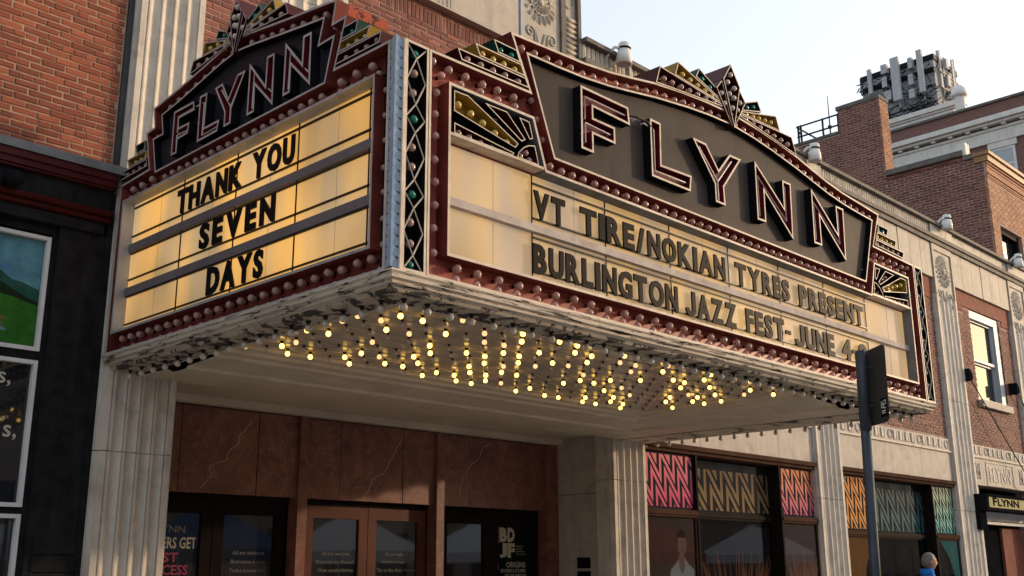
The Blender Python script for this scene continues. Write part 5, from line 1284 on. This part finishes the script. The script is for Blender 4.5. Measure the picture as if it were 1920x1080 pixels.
# ---------------------------------------------------------------- walking man
def person(loc, heading):
    root = thing('person', loc, 'grey haired man in a bright blue shirt walking past the shop windows', 'person')
    ABS[root.name] = Vector((0, 0, 0))          # build in local coordinates, then place
    sk = [(0, 0, .95, .115, .15), (0, .01, 1.10, .11, .145), (0, .0, 1.28, .12, .17), (0, -.01, 1.42, .09, .14), (0, 0, 1.50, .058, .058), (0, .02, 1.56, .052, .052)]
    verts = []; edges = []; rad = []
    def V(p, r): verts.append(p); rad.append(r); return len(verts)-1
    spine = [V((x, y, z), (a, b)) for x, y, z, b, a in [(0, 0, .95, .11, .155), (0, .01, 1.10, .11, .150), (0, .0, 1.28, .115, .165), (0, -.01, 1.40, .08, .12), (0, .0, 1.49, .056, .058), (0, .02, 1.57, .052, .055)]]
    for a, b in zip(spine, spine[1:]): edges.append((a, b))
    for sg in (-1, 1):
        st_ = sg
        leg = [V((sg*.095, .02*st_, .86), (.085, .09)), V((sg*.10, .10*st_+.03, .48), (.06, .062)), V((sg*.10, .16*st_-.08*(st_ < 0), .10), (.040, .042)), V((sg*.105, .16*st_-.08*(st_ < 0)+.12, .035), (.042, .034))]
        edges.append((spine[0], leg[0])); edges += list(zip(leg, leg[1:]))
        arm = [V((sg*.185, -.01, 1.385), (.055, .06)), V((sg*.235, -.05*st_, 1.11), (.042, .044)), V((sg*.235, -.05*st_+.12, .90), (.030, .032)), V((sg*.23, -.05*st_+.16, .83), (.030, .020))]
        edges.append((spine[3], arm[0])); edges += list(zip(arm, arm[1:]))
        hw = arm[-1]; hp = Vector(verts[hw])
        for f_, (dx, dy, dz, ln) in enumerate(((-.0, .035, -.015, .05), (-.005, .018, -.03, .07), (-.006, .002, -.035, .075), (-.006, -.014, -.03, .065))):
            a = V(tuple(hp+Vector((dx, dy*.7, dz*.9))), (.0085, .0085)); b = V(tuple(hp+Vector((dx-sg*.008, dy, dz-ln*.7))), (.008, .008)); edges += [(hw, a), (a, b)]
    def skinned(name, vs, es, rs, mat, sub=2):
        me = bpy.data.meshes.new(name); me.from_pydata(vs, es, []); o = bpy.data.objects.new(name, me); COL.objects.link(o)
        md = o.modifiers.new('skin', 'SKIN'); md.use_smooth_shade = True
        for i, r in enumerate(rs): me.skin_vertices[0].data[i].radius = r
        me.skin_vertices[0].data[0].use_root = True
        o.modifiers.new('sub', 'SUBSURF').levels = sub; o.modifiers['sub'].render_levels = sub
        bpy.context.view_layer.update()
        m2 = bpy.data.meshes.new_from_object(o.evaluated_get(bpy.context.evaluated_depsgraph_get())); bpy.data.objects.remove(o)
        return m2
    skinm = paint('skin', (.42, .22, .15), .5, .12, 0, scale=12)
    body = skinned('body', verts, edges, rad, skinm)
    bm = bmesh.new(); bm.from_mesh(body)
    # head: shaped sphere with brow, nose, jaw, ears  (front = +y)
    h = bmesh.new(); bmesh.ops.create_uvsphere(h, u_segments=28, v_segments=22, radius=1)
    for v in h.verts:
        x, y, z = v.co
        if z < 0 and y > -.2: k = 1-.28*(-z)**1.3; x *= k
        yy = y*(.098 if y > 0 else .102); 
        if z < -.3 and y < 0: yy *= 1-.45*(-z-.3)
        if y > .5 and -.6 < z < .3: yy += .004
        nose = math.exp(-((x/.16)**2) - ((z+.18)/.22)**2) if y > .3 else 0; yy += .028*nose
        brow = math.exp(-((z-.22)/.10)**2)*(1 if y > .5 else 0); yy += .004*brow
        eye = math.exp(-((abs(x)-.36)/.12)**2-((z-.06)/.09)**2) if y > .4 else 0; yy -= .009*eye
        lip = math.exp(-((x/.25)**2)-((z+.52)/.06)**2) if y > .3 else 0; yy += .006*lip
        chin = math.exp(-((x/.3)**2)-((z+.85)/.15)**2) if y > 0 else 0; yy += .016*chin
        v.co = (x*.078, yy+.03, 1.662+z*.118)
    for sg in (-1, 1):
        e = bmesh.ops.create_uvsphere(h, u_segments=12, v_segments=8, radius=1)['verts']
        for v in e: v.co = (sg*(.079+v.co.x*.010*sg*sg) + sg*max(0, -v.co.y)*.008, .018+v.co.y*.020, 1.652+v.co.z*.034*(1.0 if v.co.z > 0 else .85))
    hm = bpy.data.meshes.new('h'); h.to_mesh(hm); bm.from_mesh(hm)
    for f in bm.faces: f.smooth = True
    me = bpy.data.meshes.new('body'); bm.to_mesh(me); me.materials.clear(); me.materials.append(skinm)
    for p in me.polygons: p.material_index = 0
    def child(me, name, mat):
        me.materials.clear(); me.materials.append(mat)
        for p in me.polygons: p.material_index = 0; p.use_smooth = True
        o = bpy.data.objects.new(name, me); COL.objects.link(o); o.parent = root; return o
    child(me, 'body', skinm)
    # hair cap
    hb = bmesh.new(); bmesh.ops.create_uvsphere(hb, u_segments=36, v_segments=26, radius=1); rr = random.Random(2)
    dele = []
    for v in hb.verts:
        x, y, z = v.co
        line = -.50 if y < .0 else (-.25+y*1.3 if y < .45 else .55)
        if z < line: dele.append(v)
        j = 1+rr.uniform(-.012, .02)
        v.co = (x*.083*j, (y*(.100 if y > 0 else .110))*j+.03-.002, 1.664+z*.123*j)
    bmesh.ops.delete(hb, geom=dele, context='VERTS'); m3 = bpy.data.meshes.new('hair'); hb.to_mesh(m3)
    hair = NT('grey_hair'); n = hair.noise(90, 3, .6, (1, 1, .25)); hair.set(Base_Color=hair.ramp(n, [(.3, (.05, .045, .042)), (.7, (.22, .20, .19))]), Roughness=.6); hair.bump(n, .8, .006)
    o = child(m3, 'hair', hair.m); sm = o.modifiers.new('s', 'SOLIDIFY'); sm.thickness = .012; sm.offset = -.6
    # shirt and trousers as their own skinned shells, slightly larger
    vs = []; rs = []; es = []
    def V2(p, r): vs.append(p); rs.append(r); return len(vs)-1
    sp_ = [V2((0, 0, .93), (.175, .128)), V2((0, .01, 1.10), (.168, .125)), V2((0, 0, 1.28), (.182, .132)), V2((0, -.01, 1.40), (.14, .098)), V2((0, -.004, 1.475), (.078, .075))]
    es += list(zip(sp_, sp_[1:]))
    for sg in (-1, 1):
        a = [V2((sg*.185, -.01, 1.385), (.070, .074)), V2((sg*.225, -.04*sg, 1.20), (.060, .064))]; es += [(sp_[3], a[0]), (a[0], a[1])]
    shirt = paint('bright_blue_shirt', (.02, .17, .55), .75, .15, 0, scale=9, bump=.3); child(skinned('shirt', vs, es, rs, shirt), 'shirt', shirt)
    cm = MB(); cm.smooth = True; cm.lathe([(.10, 0), (.086, .07), (.076, .125), (.086, .135), (.098, .07)], (0, -.005, 1.435), 20, (0, -.16, 1)); o = cm.mesh('collar', shirt); child(o, 'collar', shirt)
    vs.clear(); rs.clear(); es.clear()
    hp = V2((0, 0, .96), (.170, .128))
    for sg in (-1, 1):
        a = [V2((sg*.095, .02*sg, .84), (.098, .102)), V2((sg*.10, .10*sg+.03, .48), (.074, .076)), V2((sg*.10, .16*sg-.08*(sg < 0), .11), (.056, .058))]; es += [(hp, a[0]), (a[0], a[1]), (a[1], a[2])]
    tr = paint('khaki_trousers', (.20, .17, .12), .85, .15, 0, scale=9, bump=.3); child(skinned('trousers', vs, es, rs, tr), 'trousers', tr)
    root.location = loc; root.rotation_euler = (0, 0, heading)
hd = Vector((.80, -.60, 0))
person((15.15, 6.62, .05), math.atan2(hd.y, hd.x)-math.pi/2)

# ---------------------------------------------------------------- soldier course (upright bricks below the frieze)
solds = [brick_mesh(200+i, M['brickT'], .0585, .196) for i in range(6)]
for i, (a, b) in enumerate(SOLD):
    inst('soldier_brick', solds[random.randrange(6)], T, FF((a+b)/2, 8.498, random.uniform(-.003, .003)))
# ---------------------------------------------------------------- across the street: seen in the glass
def tent(x, y, mat, label, sz_=3.0):
    o = thing('canopy_tent', (x, y, -.1), label, 'tent', 'market tents in the street')
    w = MB(); h, z0, z1 = sz_/2, 2.15, 3.25
    c = [(x-h, y-h, z0), (x+h, y-h, z0), (x+h, y+h, z0), (x-h, y+h, z0)]
    for i in range(4):
        a, b = Vector(c[i]), Vector(c[(i+1) % 4]); ap = Vector((x, y, z1))
        w.poly([a, b, ap]); w.quad(a-Vector((0, 0, .28)), b-Vector((0, 0, .28)), b, a)
    w.build('canopy', mat, o)
    for i in range(4):
        w = MB(); w.tube([(c[i][0], c[i][1], -.1), c[i]], .03, 6); w.build('leg', M['galv'], o)
for x, y, mt, lab in ((9.5, -2.5, 'tentwhite', 'white market tent behind the photographer, nearest'), (13.6, -2.2, 'tentblue', 'navy market tent between the white ones'), (18.2, -2.6, 'tentwhite', 'white market tent in the middle of the row'), (23.0, -2.3, 'tentwhite', 'white market tent next to the red one'), (28.5, -2.6, 'tentred', 'red market tent in the row'), (35, -2.4, 'tentwhite', 'white market tent farthest down the street')):
    tent(x, y, M[mt], lab)
x = -30
for i, (wd, ht) in enumerate(((16, 9.0), (12, 9.6), (14, 8.4), (10, 9.8), (15, 8.8), (12, 9.4), (18, 8.2), (14, 9.5), (16, 8.8), (20, 9.4))):
    o = thing('street_building', (x+wd/2, -18, 0), f'brick building across the street, number {i+1} along the row', 'building', 'buildings across the street')
    o['label'] = ['plain', 'tall', 'low', 'narrow', 'broad', 'middle', 'long', 'square', 'wide', 'last'][i] + ' brick building in the row across the street'
    w = MB(); w.box(x, x+wd, -26, -13.6, -.1, ht); w.build('wall', M['opp'], o)
    w = MB(); w.box(x, x+wd, -13.58, -13.3, ht-.35, ht); w.build('cornice', M['coping'], o)
    n = int(wd//2.6)
    for k in range(n):
        for z0 in (1.0, 5.2):
            w = MB(); a = x+.7+k*2.6; w.box(a, a+1.5, -13.595, -13.55, z0, z0+2.2); w.build('window', M['glass'], o)
    x += wd + .02
flush_bricks()
